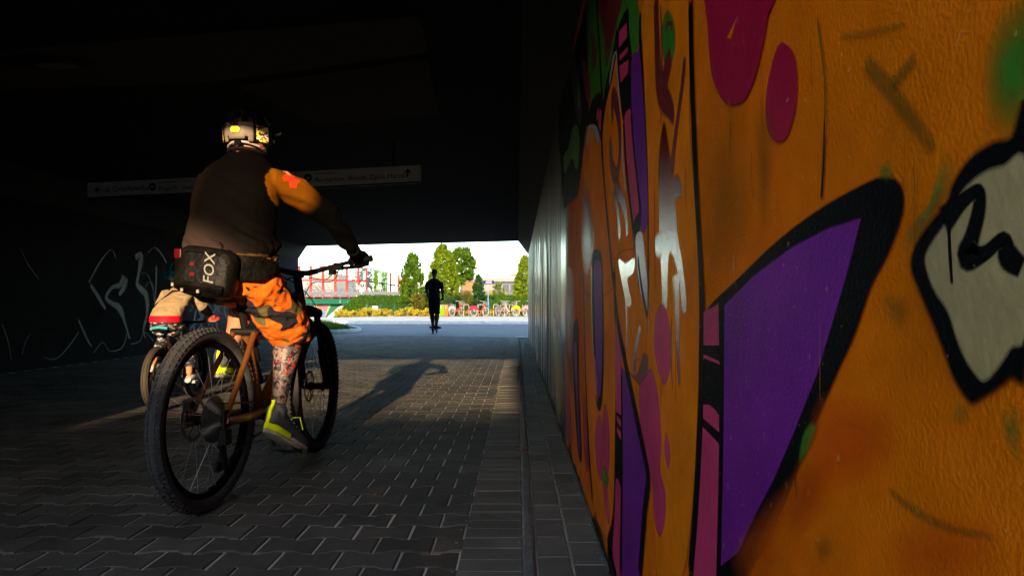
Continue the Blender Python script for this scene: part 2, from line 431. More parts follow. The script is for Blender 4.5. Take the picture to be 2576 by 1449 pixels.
for i in range(n_st + 1):
    yy = 0.4 + i * (18.1 / n_st)
    for a, b in prof:
        k = noise.noise(Vector((a * 60, yy * 3.1, 1.0))) * 0.006
        g.v.append((0.043 + a + noise.noise(Vector((3, yy * 2, 0))) * 0.004, yy, b + k))
for i in range(n_st):
    for k in range(len(prof) - 1): g.f.append((i * 6 + k, i * 6 + k + 1, (i + 1) * 6 + k + 1, (i + 1) * 6 + k))
g.obj('mortar_strip', m_mortar, floor, smooth=True)
g = G()
for i in range(900):
    yy = random.uniform(1.6, 9); xx = random.choice([.285 - abs(random.gauss(0, .012)), .178 + random.gauss(0, .01), .022 + random.gauss(0, .008), EDGE_L + random.gauss(0, .01)]); r_ = random.uniform(.0012, .004)
    g.box((xx, yy, .006 + r_ * .3), (r_ * 2, r_ * random.uniform(1, 3), r_), Matrix.Rotation(random.uniform(0, 3), 3, 'Z'))
tag(g.obj('grit', m_mortar), 'fine grit and crumbs along the foot of the painted wall', 'grit', kind='stuff')
# drain grate by the far mouth, in the gutter line
g = G()
for k in range(7): g.box((0.14, 18.05 + k * 0.06, 0.006), (0.26, 0.03, 0.02))
for xx in (0.0, 0.28): g.box((xx, 18.23, 0.008), (0.025, 0.46, 0.024))
tag(g.obj('drain_grate', m_black), 'dark slotted drain grate at the foot of the painted wall', 'drain grate')

# --- outside paving
sheet('forecourt', [(-30, far_y(-6.5) - 0.6), (-6.372, far_y(-6.37) - 0.3), (-6.372, far_y(-6.37)), (WALL_X, far_y(WALL_X)), (1.2, far_y(1.2)), (26, 18), (26, 33.2), (-9.2, 33.2), (-30, 31.5)], 0.0, m_road)
walk = sheet('pavement', [(-12.6, 33.42), (26, 33.42), (26, 51.0), (-7.4, 51.0), (-10, 49.0), (-12.6, 44.6)], 0.09, m_walk, 0.12)
sheet('footpath', [(-30, 36.0), (-12.605, 37.0), (-12.605, 41.5), (-16, 47), (-20, 49), (-30, 49)], 0.02, m_walk, 0.05)
g = G(); k = 0
kerb_root = tag(empty('kerb'), kind='structure')
for i in range(39):
    g = G(); g.box((-12.1 + i * 1.0, 33.31, 0.04), (0.985, 0.2, 0.14)); g.obj('kerb_stone', m_kerb, kerb_root, bevel=0.012)
g = G(); g.box((6.9, 32.7, 0.003), (39, 0.25, 0.004))
tag(g.obj('road_line', mat('white_line', (0.75, 0.74, 0.70), 0.7, var=0.15, coord='Position')), kind='structure')
m_dk = mat('deck_joint', (0.10, 0.10, 0.10), 0.8, coord='Position')

# lawn island by the left corner of the mouth, with a rounded kerb
isl = catmull([(-5.35, 21.2), (-5.15, 22.6), (-5.7, 24.6), (-7.0, 27.6), (-8.9, 31.2), (-13, 31.4), (-13, 21.0), (-6.6, 20.7)], 5)
g = G(); g.prism(isl, lambda a, b: (a, b, 0.10), lambda a, b: (a, b, -0.03))
lawn = tag(g.obj('lawn', m_grass), kind='structure')
g = G(); g.tube([(a, b, 0.05) for a, b in isl], 0.07, 6, closed=True)
g.obj('lawn_kerb', m_kerb, lawn, smooth=True)

# --- concrete shell of the underpass
g = G()
g.prism([(LEFT_X - 1.5, BACK_Y), (WALL_X + 3.0, BACK_Y), (WALL_X + 3.0, far_y(WALL_X + 3.0)), (LEFT_X - 1.5, far_y(LEFT_X - 1.5))], lambda a, b: (a, b, CEIL), lambda a, b: (a, b, CEIL + 0.55))
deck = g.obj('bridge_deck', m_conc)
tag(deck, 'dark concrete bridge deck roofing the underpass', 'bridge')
g = G()   # pale edge beam and haunches
for sgn, x0 in ((1, WALL_X), (-1, LEFT_X)):
    pts = [(x0, 2.20), (x0 - sgn * 0.265, CEIL + 0.001), (x0, CEIL + 0.001)]
    gg = G(); gg.prism(pts, lambda a, b: (a, BACK_Y, b), lambda a, b: (a, far_y(a) - 0.002, b)); gg.obj('haunch', m_conc_l, deck)
# far parapet: kerb beam on the deck edge with railing
for i in range(5):
    gg = G(); xa = LEFT_X - 1.4 + i * 2.2; xb = xa + 2.15
    gg.prism([(xa, far_y(xa) - 0.35), (xb, far_y(xb) - 0.35), (xb, far_y(xb) + 0.02), (xa, far_y(xa) + 0.02)], lambda a, b: (a, b, CEIL + 0.552), lambda a, b: (a, b, CEIL + 0.72)); gg.obj('edge_beam', m_deckside, deck)
gg = G(); gg.box(((LEFT_X + WALL_X) / 2, BACK_Y + 0.151, 2.465), (WALL_X - LEFT_X - 0.01, 0.30, 0.19)); gg.obj('sun_trim_beam', m_conc, deck)  # unseen drop beam, added to trim the sun and let more skylight in
# soffit patches: paler repair panels on the ceiling
gg = G(); gg.prism([(-4.95, 4.98), (-0.58, 4.15), (-0.60, 4.72), (-2.35, 5.35), (-4.75, 5.60)], lambda a, b: (a, b, CEIL - 0.012), lambda a, b: (a, b, CEIL + 0.002)); gg.obj('soffit_panel', mat('repair_panel', (0.045, 0.042, 0.035), 0.85, var=0.15, coord='Position'), deck)
gg = G(); gg.prism([(-2.2, 5.45), (-0.62, 4.85), (-0.70, 6.3), (-1.9, 6.6)], lambda a, b: (a, b, CEIL - 0.010), lambda a, b: (a, b, CEIL + 0.002)); gg.obj('soffit_panel', mat('repair_panel_b', (0.028, 0.026, 0.022), 0.85, var=0.15, coord='Position'), deck)
# ceiling lamp, off
lamp = empty('ceiling_lamp', (-3.3, 4.9, CEIL), 0, 'unlit oval ceiling lamp in a dark recess over the pavers', 'lamp')
g = G(); g.ball((0, 0, -0.015), (0.36, 0.13, 0.03), 20, 8); g.obj('housing', m_black, lamp, smooth=True)
g = G(); g.ball((0.05, 0, -0.035), (0.16, 0.06, 0.022), 16, 8); g.obj('lens', mat('lamp_lens', (0.10, 0.10, 0.11), 0.4), lamp, smooth=True)
# second lamp strip deeper in
lamp2 = empty('strip_lamp', px(830, 519, 11.9), R(-14), 'thin unlit strip lamp hanging from the dark ceiling beyond the sign', 'lamp')
g = G(); g.box((0, 0, 0), (0.25, 0.04, 0.012)); g.obj('tube', mat('tube_grey', (0.6, 0.6, 0.58), 0.4), lamp2)
g = G(); g.box((0, 0, 0.032), (0.30, 0.07, 0.05)); g.obj('housing', m_black, lamp2)
for s in (-.1, .1):
    g = G(); g.tube([(s, 0, 0.05), (s, 0, CEIL - lamp2.location.z)], 0.006, 6); g.obj('hanger', m_black, lamp2)

# walls
g = G(); g.prism([(LEFT_X - 0.6, BACK_Y), (LEFT_X, BACK_Y), (LEFT_X, far_y(LEFT_X)), (LEFT_X - 0.6, far_y(LEFT_X - 0.6))], lambda a, b: (a, b, -0.05), lambda a, b: (a, b, CEIL - 0.002))
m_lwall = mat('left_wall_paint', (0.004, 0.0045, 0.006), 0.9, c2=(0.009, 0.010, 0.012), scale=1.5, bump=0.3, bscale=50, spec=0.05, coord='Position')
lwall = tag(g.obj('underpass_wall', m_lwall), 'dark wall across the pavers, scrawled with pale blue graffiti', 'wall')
g = G(); g.prism([(WALL_X, BACK_Y), (WALL_X + 0.6, BACK_Y), (WALL_X + 0.6, far_y(WALL_X + 0.6)), (WALL_X, far_y(WALL_X))], lambda a, b: (a, b, -0.05), lambda a, b: (a, b, CEIL - 0.002))
m_rwall = mat('mural_ground_coat', (0.035, 0.033, 0.035), 0.5, c2=(0.055, 0.05, 0.05), scale=2.5, spec=0.12, bump=0.35, bscale=70, bdist=0.006, coord='Position', stretch=(1, 1, 0.35))
rwall = tag(g.obj('mural_wall', m_rwall), 'wall with glossy orange, purple and pink graffiti mural', 'wall')
# unseen walls added behind the photographer to shape the daylight that reaches in
g = G(); g.prism([(0.30, BACK_Y - 13), (0.9, BACK_Y - 13), (0.9, BACK_Y - 0.01), (0.30, BACK_Y - 0.01)], lambda a, b: (a, b, -0.05), lambda a, b: (a, b, 2.7 + max(0, (BACK_Y - b)) * 0.17))
tag(g.obj('sun_block_wall', m_deckside), 'unseen tall pale concrete wall added on the mural side to cut the sun', 'wall')
g = G(); g.prism([(LEFT_X - 0.6, BACK_Y - 0.5), (-2.99, BACK_Y - 0.5), (-2.99, BACK_Y - 0.02), (LEFT_X - 0.6, BACK_Y - 0.02)], lambda a, b: (a, b, -0.05), lambda a, b: (a, b, 3.1))
tag(g.obj('light_block_wall', m_conc), 'unseen dark concrete wall added to keep light off the left floor', 'wall')

# ================================================================ the mural
def paint(name, c, rough=0.45, var=0.18, bump=0.3, c2=None, scale=5.0, bscale=110, spec=0.16):
    m = mat('paint_' + name, c, rough, var=var, c2=c2, scale=scale, bump=bump, bscale=bscale, bdist=0.004, coord='Position', detail=7, spec=spec)
    n = m.node_tree; b = n.nodes['Principled BSDF']; out = n.nodes['Material Output']
    if b.inputs['Base Color'].links:
        src = b.inputs['Base Color'].links[0].from_socket; geo = n.nodes.new('ShaderNodeNewGeometry')
        st = n.nodes.new('ShaderNodeTexNoise'); st.inputs['Scale'].default_value = 3.3; st.inputs['Detail'].default_value = 10; st.inputs['Roughness'].default_value = .7; n.links.new(geo.outputs['Position'], st.inputs['Vector'])
        mr = n.nodes.new('ShaderNodeMapRange'); mr.inputs['From Min'].default_value = .3; mr.inputs['From Max'].default_value = .62; mr.inputs['To Min'].default_value = .62; mr.inputs['To Max'].default_value = 1.0; n.links.new(st.outputs['Fac'], mr.inputs['Value'])
        mu = n.nodes.new('ShaderNodeMix'); mu.data_type = 'RGBA'; mu.blend_type = 'MULTIPLY'; mu.inputs[0].default_value = 1.0; n.links.new(src, mu.inputs[6]); n.links.new(mr.outputs[0], mu.inputs[7])
        sk = n.nodes.new('ShaderNodeTexNoise'); sk.inputs['Scale'].default_value = 95; sk.inputs['Detail'].default_value = 2; n.links.new(geo.outputs['Position'], sk.inputs['Vector'])
        m2 = n.nodes.new('ShaderNodeMapRange'); m2.inputs['From Min'].default_value = .70; m2.inputs['From Max'].default_value = .76; m2.inputs['To Max'].default_value = .30; n.links.new(sk.outputs['Fac'], m2.inputs['Value'])
        m3 = n.nodes.new('ShaderNodeMix'); m3.data_type = 'RGBA'; m3.inputs[7].default_value = (.8, .42, .12, 1); n.links.new(m2.outputs[0], m3.inputs[0]); n.links.new(mu.outputs[2], m3.inputs[6]); n.links.new(m3.outputs[2], b.inputs['Base Color'])
    a = n.nodes.new('ShaderNodeAttribute'); a.attribute_name = 'cover'
    t = n.nodes.new('ShaderNodeBsdfTransparent'); mx = n.nodes.new('ShaderNodeMixShader')
    n.links.new(a.outputs['Fac'], mx.inputs[0]); n.links.new(t.outputs[0], mx.inputs[1]); n.links.new(b.outputs[0], mx.inputs[2]); n.links.new(mx.outputs[0], out.inputs[0])
    return m
PT = {
 'orange': paint('orange', (0.95, 0.185, 0.001), 0.75, c2=(0.78, 0.125, 0.001), scale=1.6, spec=.03, bump=.42, bscale=230),
 'orange2': paint('orange_bright', (0.98, 0.225, 0.001), 0.7, c2=(0.92, 0.165, 0.001), scale=2.2, spec=.035, bump=.4, bscale=230),
 'ochre': paint('ochre', (0.27, 0.14, 0.012), 0.5, c2=(0.36, 0.14, 0.01)),
 'purple': paint('purple', (0.165, 0.009, 0.20), 0.6, c2=(0.235, 0.016, 0.21), scale=2.5, spec=.06, bump=.42, bscale=220),
 'pink': paint('pink', (0.66, 0.038, 0.115), 0.6, var=0.12, spec=.08),
 'magenta': paint('magenta', (0.46, 0.004, 0.035), 0.5, var=0.12),
 'mauve': paint('mauve', (0.24, 0.07, 0.13), 0.4, spec=0.35),
 'red': paint('dark_red', (0.23, 0.006, 0.006), 0.13, var=0.2, bump=0.4, bscale=260, spec=0.5),
 'wine': paint('wine', (0.20, 0.012, 0.018), 0.45),
 'black': paint('black', (0.0035, 0.0035, 0.004), 0.6, var=0.1, bump=0.3, bscale=220, spec=0.025),
 'green': paint('green', (0.05, 0.19, 0.012), 0.5, var=0.25),
 'olive': paint('olive', (0.16, 0.10, 0.006), 0.7, spec=.06),
 'flame': paint('flame', (0.90, 0.10, 0.001), 0.75, spec=.06),
 'grime': paint('grime', (0.03, 0.026, 0.02), 0.9, spec=.05),
 'cream': paint('cream', (0.58, 0.36, 0.16), 0.7, c2=(0.46, 0.30, 0.08), scale=3),
 'white': paint('white', (0.42, 0.42, 0.41), 0.35, spec=0.3),
 'grey': paint('grey', (0.12, 0.12, 0.13), 0.25, spec=0.35),
 'yellow': paint('yellow', (0.36, 0.27, 0.015), 0.4),
 'navy': paint('navy', (0.012, 0.018, 0.05), 0.28, spec=0.35),
 'brown': paint('brown', (0.08, 0.025, 0.010), 0.4, spec=0.12),
 'ghost': paint('ghost', (0.030, 0.037, 0.052), 0.6, var=0.3),
 'ice': paint('ice', (0.085, 0.115, 0.19), 0.6, var=0.3),
}
LAYER = [0]
class Canvas:
    def __init__(s, wall, x, sgn): s.wall = wall; s.x = x; s.sgn = sgn
    def at(s, x, y):
        d = s.x * FPX / (x - VX); return (d, EYE - (y - VY) * d / FPX)
    def place(s, a, b, off): return (s.x - s.sgn * off, a, b)
    def finish(s, name, v, f, cover, m, off):
        me = bpy.data.meshes.new(name); me.from_pydata([s.place(a, b, off) for a, b in v], [], f)
        ca = me.attributes.new('cover', 'FLOAT', 'POINT'); ca.data.foreach_set('value', cover)
        me.materials.append(m); o = bpy.data.objects.new(name, me); col.objects.link(o); o.parent = s.wall
        return o
    def clip(s, q): return [(max(-1.28, min(18.2, a)), max(0.004, min(2.195, b))) for a, b in q]
    def area(s, pts, paint_key, soft=0.006, curve=True, name='painted_shape', k=5, wall=False, op=1.0):
        q = pts if wall else [s.at(*p) for p in pts]
        if curve: q = catmull(q, k)
        q = s.clip(q); n = len(q)
        spray = soft >= .03 and not wall
        if not wall: soft *= min(1.0, abs(sum(a for a, b in q) / n) / 1.8)
        A = sum(q[i][0] * q[(i + 1) % n][1] - q[(i + 1) % n][0] * q[i][1] for i in range(n))
        sg = 1 if A > 0 else -1
        nr = []
        for i in range(n):
            tx, ty = q[(i + 1) % n][0] - q[i - 1][0], q[(i + 1) % n][1] - q[i - 1][1]; l = math.hypot(tx, ty) or 1
            nr.append((ty / l * sg, -tx / l * sg))
        outer = s.clip([(a + nx * soft * .5, b + ny * soft * .5) for (a, b), (nx, ny) in zip(q, nr)])
        inner = [(a - nx * soft * .5, b - ny * soft * .5) for (a, b), (nx, ny) in zip(q, nr)]
        if spray:
            ca_, cb_ = sum(a for a, b in q) / n, sum(b for a, b in q) / n
            inner = [(ca_ + (a - ca_) * .12, cb_ + (b - cb_) * .12) for a, b in q]; outer = s.clip([(ca_ + (a - ca_) * 1.3, cb_ + (b - cb_) * 1.3) for a, b in q])
        tri = tessellate_polygon([[Vector((a, b, 0)) for a, b in inner]])
        f = [tuple(t) for t in tri] + [(i, (i + 1) % n, n + (i + 1) % n, n + i) for i in range(n)]
        LAYER[0] += 1
        return s.finish(name, inner + outer, f, [op] * n + [0.0] * n, PT[paint_key], 0.0004 + 0.000015 * LAYER[0])
    def line(s, pts, paint_key, soft=0.35, curve=True, name='painted_line', k=5, wall=False, op=1.0):
        """pts: (x, y, half width); half widths are in print pixels at that spot unless wall"""
        q = []
        for p in pts:
            if wall: q.append(p)
            else:
                a, b = s.at(p[0], p[1]); d = s.x * FPX / (p[0] - VX)
                nxt = pts[min(pts.index(p) + 1, len(pts) - 1)]; prv = pts[max(pts.index(p) - 1, 0)]
                steep = abs(nxt[1] - prv[1]) >= abs(nxt[0] - prv[0])
                if steep: a2, _ = s.at(p[0] - p[2] if s.sgn > 0 else p[0] + p[2], p[1]); w_ = abs(a2 - a)
                else: w_ = p[2] * d / FPX
                q.append((a, b, w_))
        if curve: q = catmull(q, k, False)
        n = len(q); v = []; cov = []; f = []
        for i, (a, b, w_) in enumerate(q):
            tx, ty = q[min(i + 1, n - 1)][0] - q[max(i - 1, 0)][0], q[min(i + 1, n - 1)][1] - q[max(i - 1, 0)][1]; l = math.hypot(tx, ty) or 1
            nx, ny = -ty / l, tx / l
            endf = 0.0 if i in (0, n - 1) else op
            for u, c in ((-1, 0), (-(1 - soft), endf), ((1 - soft), endf), (1, 0)):
                v.append((a + nx * w_ * u, b + ny * w_ * u)); cov.append(float(c))
        for i in range(n - 1):
            for u in range(3): f.append((i * 4 + u, i * 4 + u + 1, i * 4 + u + 5, i * 4 + u + 4))
        LAYER[0] += 1
        return s.finish(name, s.clip(v), f, cov, PT[paint_key], 0.0004 + 0.000015 * LAYER[0])
MW = Canvas(rwall, WALL_X, 1)
def c7(*p): return [(1255.7 + .5 * q[0], .5 * q[1], *[.5 * z for z in q[2:]]) for q in p]                 # upper left of the mural
def c8(*p): return [(1255.7 + q[0] / 1.8114 * .9659, 676.1 + q[1] / 1.8114 * .9659, *[z * .533 for z in q[2:]]) for q in p]   # lower left
def cA(*p): return [(1738.6 + .5 * q[0], .5 * q[1], *[.5 * z for z in q[2:]]) for q in p]                 # upper right
def cB(*p): return [(1738.6 + .5 * q[0], 724.4 + .5 * q[1], *[.5 * z for z in q[2:]]) for q in p]         # lower right
MW.area([(-1.27, 0.005), (4.1, 0.005), (4.25, 0.6), (4.0, 1.2), (4.2, 2.19), (-1.27, 2.19)], 'orange', 0.05, False, wall=True)
# far stretch: narrow upright strokes of many tags, seen almost edge on
rs = random.Random(5)
yy = 4.25
while yy < 17.6:
    wd = rs.uniform(0.07, 0.30); lo = rs.choice([0.006, 0.02, rs.uniform(0.1, .6)]); hi = rs.uniform(1.0, 2.15)
    key = rs.choice(['black', 'grey', 'navy', 'brown', 'black', 'black', 'grey', 'black', 'black', 'white', 'brown'])
    if yy < 6: key = rs.choice(['black', 'brown', 'mauve', 'wine', 'navy', 'ochre'])
    MW.area([(yy, lo), (yy + wd, lo + .05), (yy + wd * rs.uniform(.8, 1.4), (lo + hi) / 2), (yy + wd * rs.uniform(.4, .9), hi), (yy + wd * .2, hi - .1), (yy - wd * rs.uniform(0, .4), (lo + hi) / 2)], key, 0.02, wall=True)
    yy += wd * rs.uniform(0.45, 1.0)
# greens, reds and dark field at the top left
MW.area(c7((300, -20), (450, -20), (448, 300), (455, 540), (440, 640), (400, 980), (330, 1050), (300, 700)), 'black', 0.02, False)
MW.area(c7((445, -10), (490, -10), (505, 250), (522, 500), (470, 520), (452, 430), (446, 250)), 'green')
MW.area(c7((362, 235), (392, 330), (412, 470), (416, 590), (404, 640), (380, 520), (360, 360)), 'ghost', 0.01)
MW.area(c7((395, 390), (408, 430), (412, 520), (402, 560), (392, 480)), 'green', 0.008)
MW.area(c7((325, 790), (350, 740), (372, 640), (400, 640), (405, 780), (390, 860), (370, 800), (345, 850), (330, 880)), 'green', 0.01)
MW.area(c7((420, 300), (440, 330), (458, 430), (455, 520), (440, 500), (425, 400)), 'wine', 0.008)
MW.area(c7((492, -10), (620, -10), (660, -10), (655, 60), (610, 160), (590, 230), (550, 420), (530, 520), (520, 420), (500, 150)), 'green')
MW.area(c7((500, -20), (612, -20), (598, 100), (560, 250), (545, 330), (532, 180), (520, 130)), 'wine', 0.02)
MW.area(c7((622, -20), (690, -20), (712, 120), (705, 220), (668, 300), (655, 180), (652, 50)), 'green')
MW.area(c7((466, 160), (482, 200), (490, 300), (478, 340), (468, 250)), 'wine', 0.01)
MW.line(c7((492, -10, 4), (505, 200, 4), (522, 520, 5)), 'black')
# orange panel with the red scrawl, white rim
MW.area(c7((590, 230), (600, 280), (612, 480), (630, 600), (645, 800), (668, 1020), (700, 1449), (580, 1500), (560, 1200), (530, 900), (520, 720), (530, 520), (560, 340)), 'orange2')
MW.area(c8((400, -40), (560, -40), (552, 200), (552, 700), (548, 1150), (528, 1290), (445, 1110), (420, 700), (405, 300)), 'orange2')
MW.area(c8((560, -60), (700, -60), (708, 230), (700, 700), (690, 900), (650, 700), (590, 430), (560, 170)), 'orange2')
MW.area(c7((440, 740), (465, 640), (495, 670), (520, 740), (545, 1100), (575, 1449), (430, 1449), (422, 1080)), 'orange2')
MW.area(c7((425, 960), (450, 990), (475, 1150), (470, 1300), (440, 1350), (420, 1200)), 'mauve', 0.05)
MW.line(c7((443, 745, 5), (452, 670, 5), (468, 638, 6), (490, 660, 5), (506, 720, 3)), 'white')
MW.area(c7((525, 500), (500, 470), (470, 510), (450, 580), (445, 640), (468, 620), (500, 650), (520, 730), (525, 640)), 'black')
MW.area(c7((510, 555), (518, 570), (514, 660), (502, 620)), 'pink')
MW.area(c7((495, 560), (505, 545), (503, 590), (494, 610)), 'pink')
MW.line(c7((600, 150, 7), (575, 330, 8), (540, 480, 8), (522, 620, 7), (520, 720, 5), (530, 900, 4), (548, 1100, 4), (580, 1449, 5)), 'black')
MW.line(c8((545, -5, 5), (552, 200, 6), (560, 330, 6), (556, 700, 6), (552, 1100, 9), (540, 1250, 10), (520, 1340, 10), (560, 1460, 12)), 'black')
MW.line(c7((556, 430, 3), (575, 320, 4), (590, 265, 6), (600, 330, 4), (606, 520, 3), (625, 800, 2.5), (640, 980, 3)), 'white')
MW.line(c7((560, 700, 6), (570, 830, 7), (595, 890, 7), (612, 760, 7), (605, 600, 8), (585, 500, 8), (572, 510, 7), (575, 620, 6)), 'wine')
MW.line(c7((585, 930, 7), (610, 980, 8), (640, 1070, 7), (648, 1190, 5)), 'red')
MW.line(c7((582, 935, 6), (600, 1060, 6), (612, 1200, 6)), 'red')
MW.area(c7((605, 1310), (640, 1325), (685, 1300), (680, 1370), (650, 1400), (655, 1449), (670, 1520), (650, 1540), (625, 1440)), 'red')
MW.line(c8((590, 0, 8), (605, 200, 4), (602, 420, 3)), 'red')
# black band with pink bars, purple strip, pink strip
MW.area(c7((650, 45), (658, 170), (672, 300), (672, 560), (630, 610), (612, 480), (598, 300), (600, 160)), 'black')
for q in [((608, 160), (646, 115), (648, 190), (606, 245)), ((608, 280), (652, 238), (652, 262), (612, 308)), ((608, 335), (656, 300), (652, 370), (616, 418))]: MW.area(c7(*q), 'pink', curve=False)
MW.area(c7((670, 305), (700, 260), (727, 225), (738, 600), (757, 1000), (752, 1120), (722, 1165), (700, 950), (680, 700), (671, 540)), 'purple')
MW.area(c7((632, 605), (668, 555), (682, 750), (704, 930), (716, 1075), (682, 1155), (662, 1000), (642, 780)), 'pink')
MW.line(c7((668, 555, 4), (682, 750, 4), (702, 930, 4), (714, 1080, 8), (690, 1170, 14), (680, 1220, 8)), 'black')
MW.line(c7((630, 600, 5), (640, 800, 5), (660, 1000, 5), (685, 1200, 5), (712, 1449, 6)), 'black')
MW.area(c7((690, 1210), (724, 1170), (742, 1330), (758, 1470), (770, 1560), (745, 1560), (712, 1449)), 'mauve')
MW.line(c7((715, 60, 5), (714, 200, 6), (728, 350, 7), (745, 650, 6), (758, 1000, 6), (755, 1200, 5), (762, 1449, 5)), 'black')
MW.line(c8((706, -60, 5), (710, 100, 6), (706, 240, 3)), 'black')
MW.line(c8((658, -60, 4), (676, 80, 4), (706, 240, 4)), 'black')
# orange panel before the long black line: dark red tag
MW.area(c7((722, 60), (760, -20), (955, -20), (965, 600), (1005, 1100), (1020, 1449), (1010, 2000), (1000, 2300), (930, 2900), (800, 2900), (780, 2200), (740, 1900), (760, 1449), (755, 900), (735, 400)), 'orange2', 0.02)
MW.area(c7((850, 65), (882, 105), (892, 200), (882, 290), (850, 330), (828, 250), (825, 150)), 'green', 0.02)
MW.line(c7((845, 140, 6), (865, 118, 8), (880, 140, 6)), 'wine')
MW.line(c7((795, -20, 14), (800, 200, 15), (815, 440, 20), (865, 540, 16), (886, 610, 8)), 'wine', 0.5)
MW.line(c7((872, 280, 16), (845, 380, 20), (830, 470, 18)), 'wine', 0.5)
MW.line(c7((942, 285, 8), (930, 420, 10), (900, 640, 9), (878, 830, 12), (872, 900, 12)), 'wine', 0.4)
MW.line(c7((818, 20, 3), (826, 300, 3), (820, 640, 2)), 'wine')
MW.area(c7((836, 615), (812, 760), (808, 960), (815, 1200), (826, 1449), (830, 1560), (850, 1540), (858, 1300), (880, 1280), (912, 1400), (930, 1560), (950, 1540), (932, 1350), (905, 1180), (895, 1005), (922, 995), (925, 930), (902, 880), (880, 890), (862, 760)), 'red', 0.012)
MW.area(c7((796, 1190), (822, 1180), (826, 1270), (806, 1285), (792, 1250)), 'red', 0.02)
MW.line(c8((842, 20, 22), (845, 150, 14), (850, 350, 11), (858, 560, 7)), 'red', 0.5)
MW.line(c8((672, 270, 4), (655, 350, 6), (642, 420, 7), (645, 490, 8)), 'red', 0.4)
MW.line(c8((600, 470, 8), (650, 515, 14), (690, 480, 18), (700, 410, 10), (640, 440, 6)), 'wine', 0.4)
MW.area(c8((775, 170), (800, 220), (816, 340), (812, 470), (785, 545), (757, 480), (738, 360), (745, 230)), 'pink', 0.012)
MW.area(c8((668, 560), (700, 500), (725, 480), (752, 580), (770, 780), (766, 950), (790, 1060), (786, 1190), (765, 1258), (742, 1190), (724, 990), (690, 850), (670, 700)), 'pink', 0.012)
MW.area(c8((798, 778), (812, 850), (810, 925), (800, 930), (788, 860), (790, 790)), 'pink', 0.008)
MW.area(c8((478, 690), (492, 800), (492, 960), (480, 992), (462, 900), (458, 770)), 'pink', 0.01)
MW.area(c8((505, 640), (522, 740), (524, 900), (512, 965), (495, 880), (492, 720)), 'pink', 0.01)
MW.area(c8((495, 930), (512, 970), (520, 1000), (500, 1060), (492, 1000)), 'green', 0.02)
MW.area(c8((505, 1000), (516, 1060), (524, 1180), (515, 1190), (500, 1080)), 'pink', 0.01)
MW.area(c8((400, 600), (415, 700), (425, 880), (418, 950), (402, 820)), 'magenta', 0.02)
# purple and pink wedge at the foot
MW.area(c8((556, 170), (578, 380), (582, 470), (580, 690), (556, 680)), 'pink')
MW.area(c8((556, 675), (582, 690), (586, 1060), (556, 985)), 'black', curve=False)
for q in [((560, 690), (578, 712), (578, 748), (560, 715)), ((561, 742), (579, 770), (579, 810), (561, 770))]: MW.area(c8(*q), 'pink', curve=False)
MW.area(c8((556, 990), (581, 1055), (579, 1300), (574, 1460), (556, 1420), (540, 1330), (550, 1150)), 'pink')
MW.area(c8((582, 460), (606, 500), (652, 690), (702, 950), (704, 1020), (690, 1120), (668, 1460), (578, 1460), (584, 1000)), 'purple', curve=False)
MW.line(c8((548, 100, 4), (566, 260, 6), (602, 450, 7), (650, 680, 8), (700, 920, 9), (708, 1010, 10), (692, 1150, 10), (668, 1460, 10)), 'black')
MW.line(c8((582, 460, 4), (584, 900, 5), (578, 1460, 6)), 'black')
# long drops
MW.area(c8((440, -40), (470, -90), (492, -10), (498, 380), (492, 600), (476, 670), (460, 600), (446, 300)), 'black')
MW.area(c8((452, -20), (470, -40), (486, 10), (490, 380), (484, 560), (474, 610), (466, 540), (458, 380), (452, 150)), 'purple')
MW.area(c8((446, 420), (456, 420), (470, 600), (466, 620), (455, 540)), 'pink', 0.004)
MW.line(c8((440, -30, 1.5), (440, 200, 2), (452, 460, 2), (462, 610, 1.5)), 'yellow')
MW.area(c8((350, 300), (362, 240), (374, 270), (380, 600), (392, 880), (380, 892), (366, 760), (352, 500)), 'black')
MW.area(c8((356, 380), (368, 360), (374, 600), (384, 840), (378, 855), (366, 600)), 'purple', 0.004)
MW.line(c8((400, -20, 2.5), (408, 400, 2.5), (425, 820, 3), (445, 1110, 3.5)), 'black')
MW.area(c8((256, 230), (272, 260), (282, 400), (294, 620), (288, 690), (272, 640), (262, 420)), 'yellow', 0.01)
MW.area(c8((280, 280), (300, 380), (312, 700), (296, 690), (286, 480)), 'navy', 0.01)
MW.area(c8((310, 440), (328, 520), (345, 800), (330, 820), (316, 700)), 'magenta', 0.01)
MW.area(c8((312, 60), (350, 90), (350, 520), (330, 500), (315, 300)), 'wine', 0.05)
# the long black line and the barred column
MW.area([(1772, 800), (1816, 745), (1830, 760), (1829, 1000), (1826, 1200), (1818, 1449), (1737, 1449), (1752, 1330), (1763, 1100), (1769, 900)], 'black', curve=False)
MW.line([(1741, -10, 6), (1745, 200, 6), (1755, 450, 6), (1766, 650, 6), (1771, 790, 8), (1770, 900, 8), (1767, 1000, 6), (1763, 1100, 7), (1757, 1250, 8), (1744, 1460, 11)], 'black', 0.25)
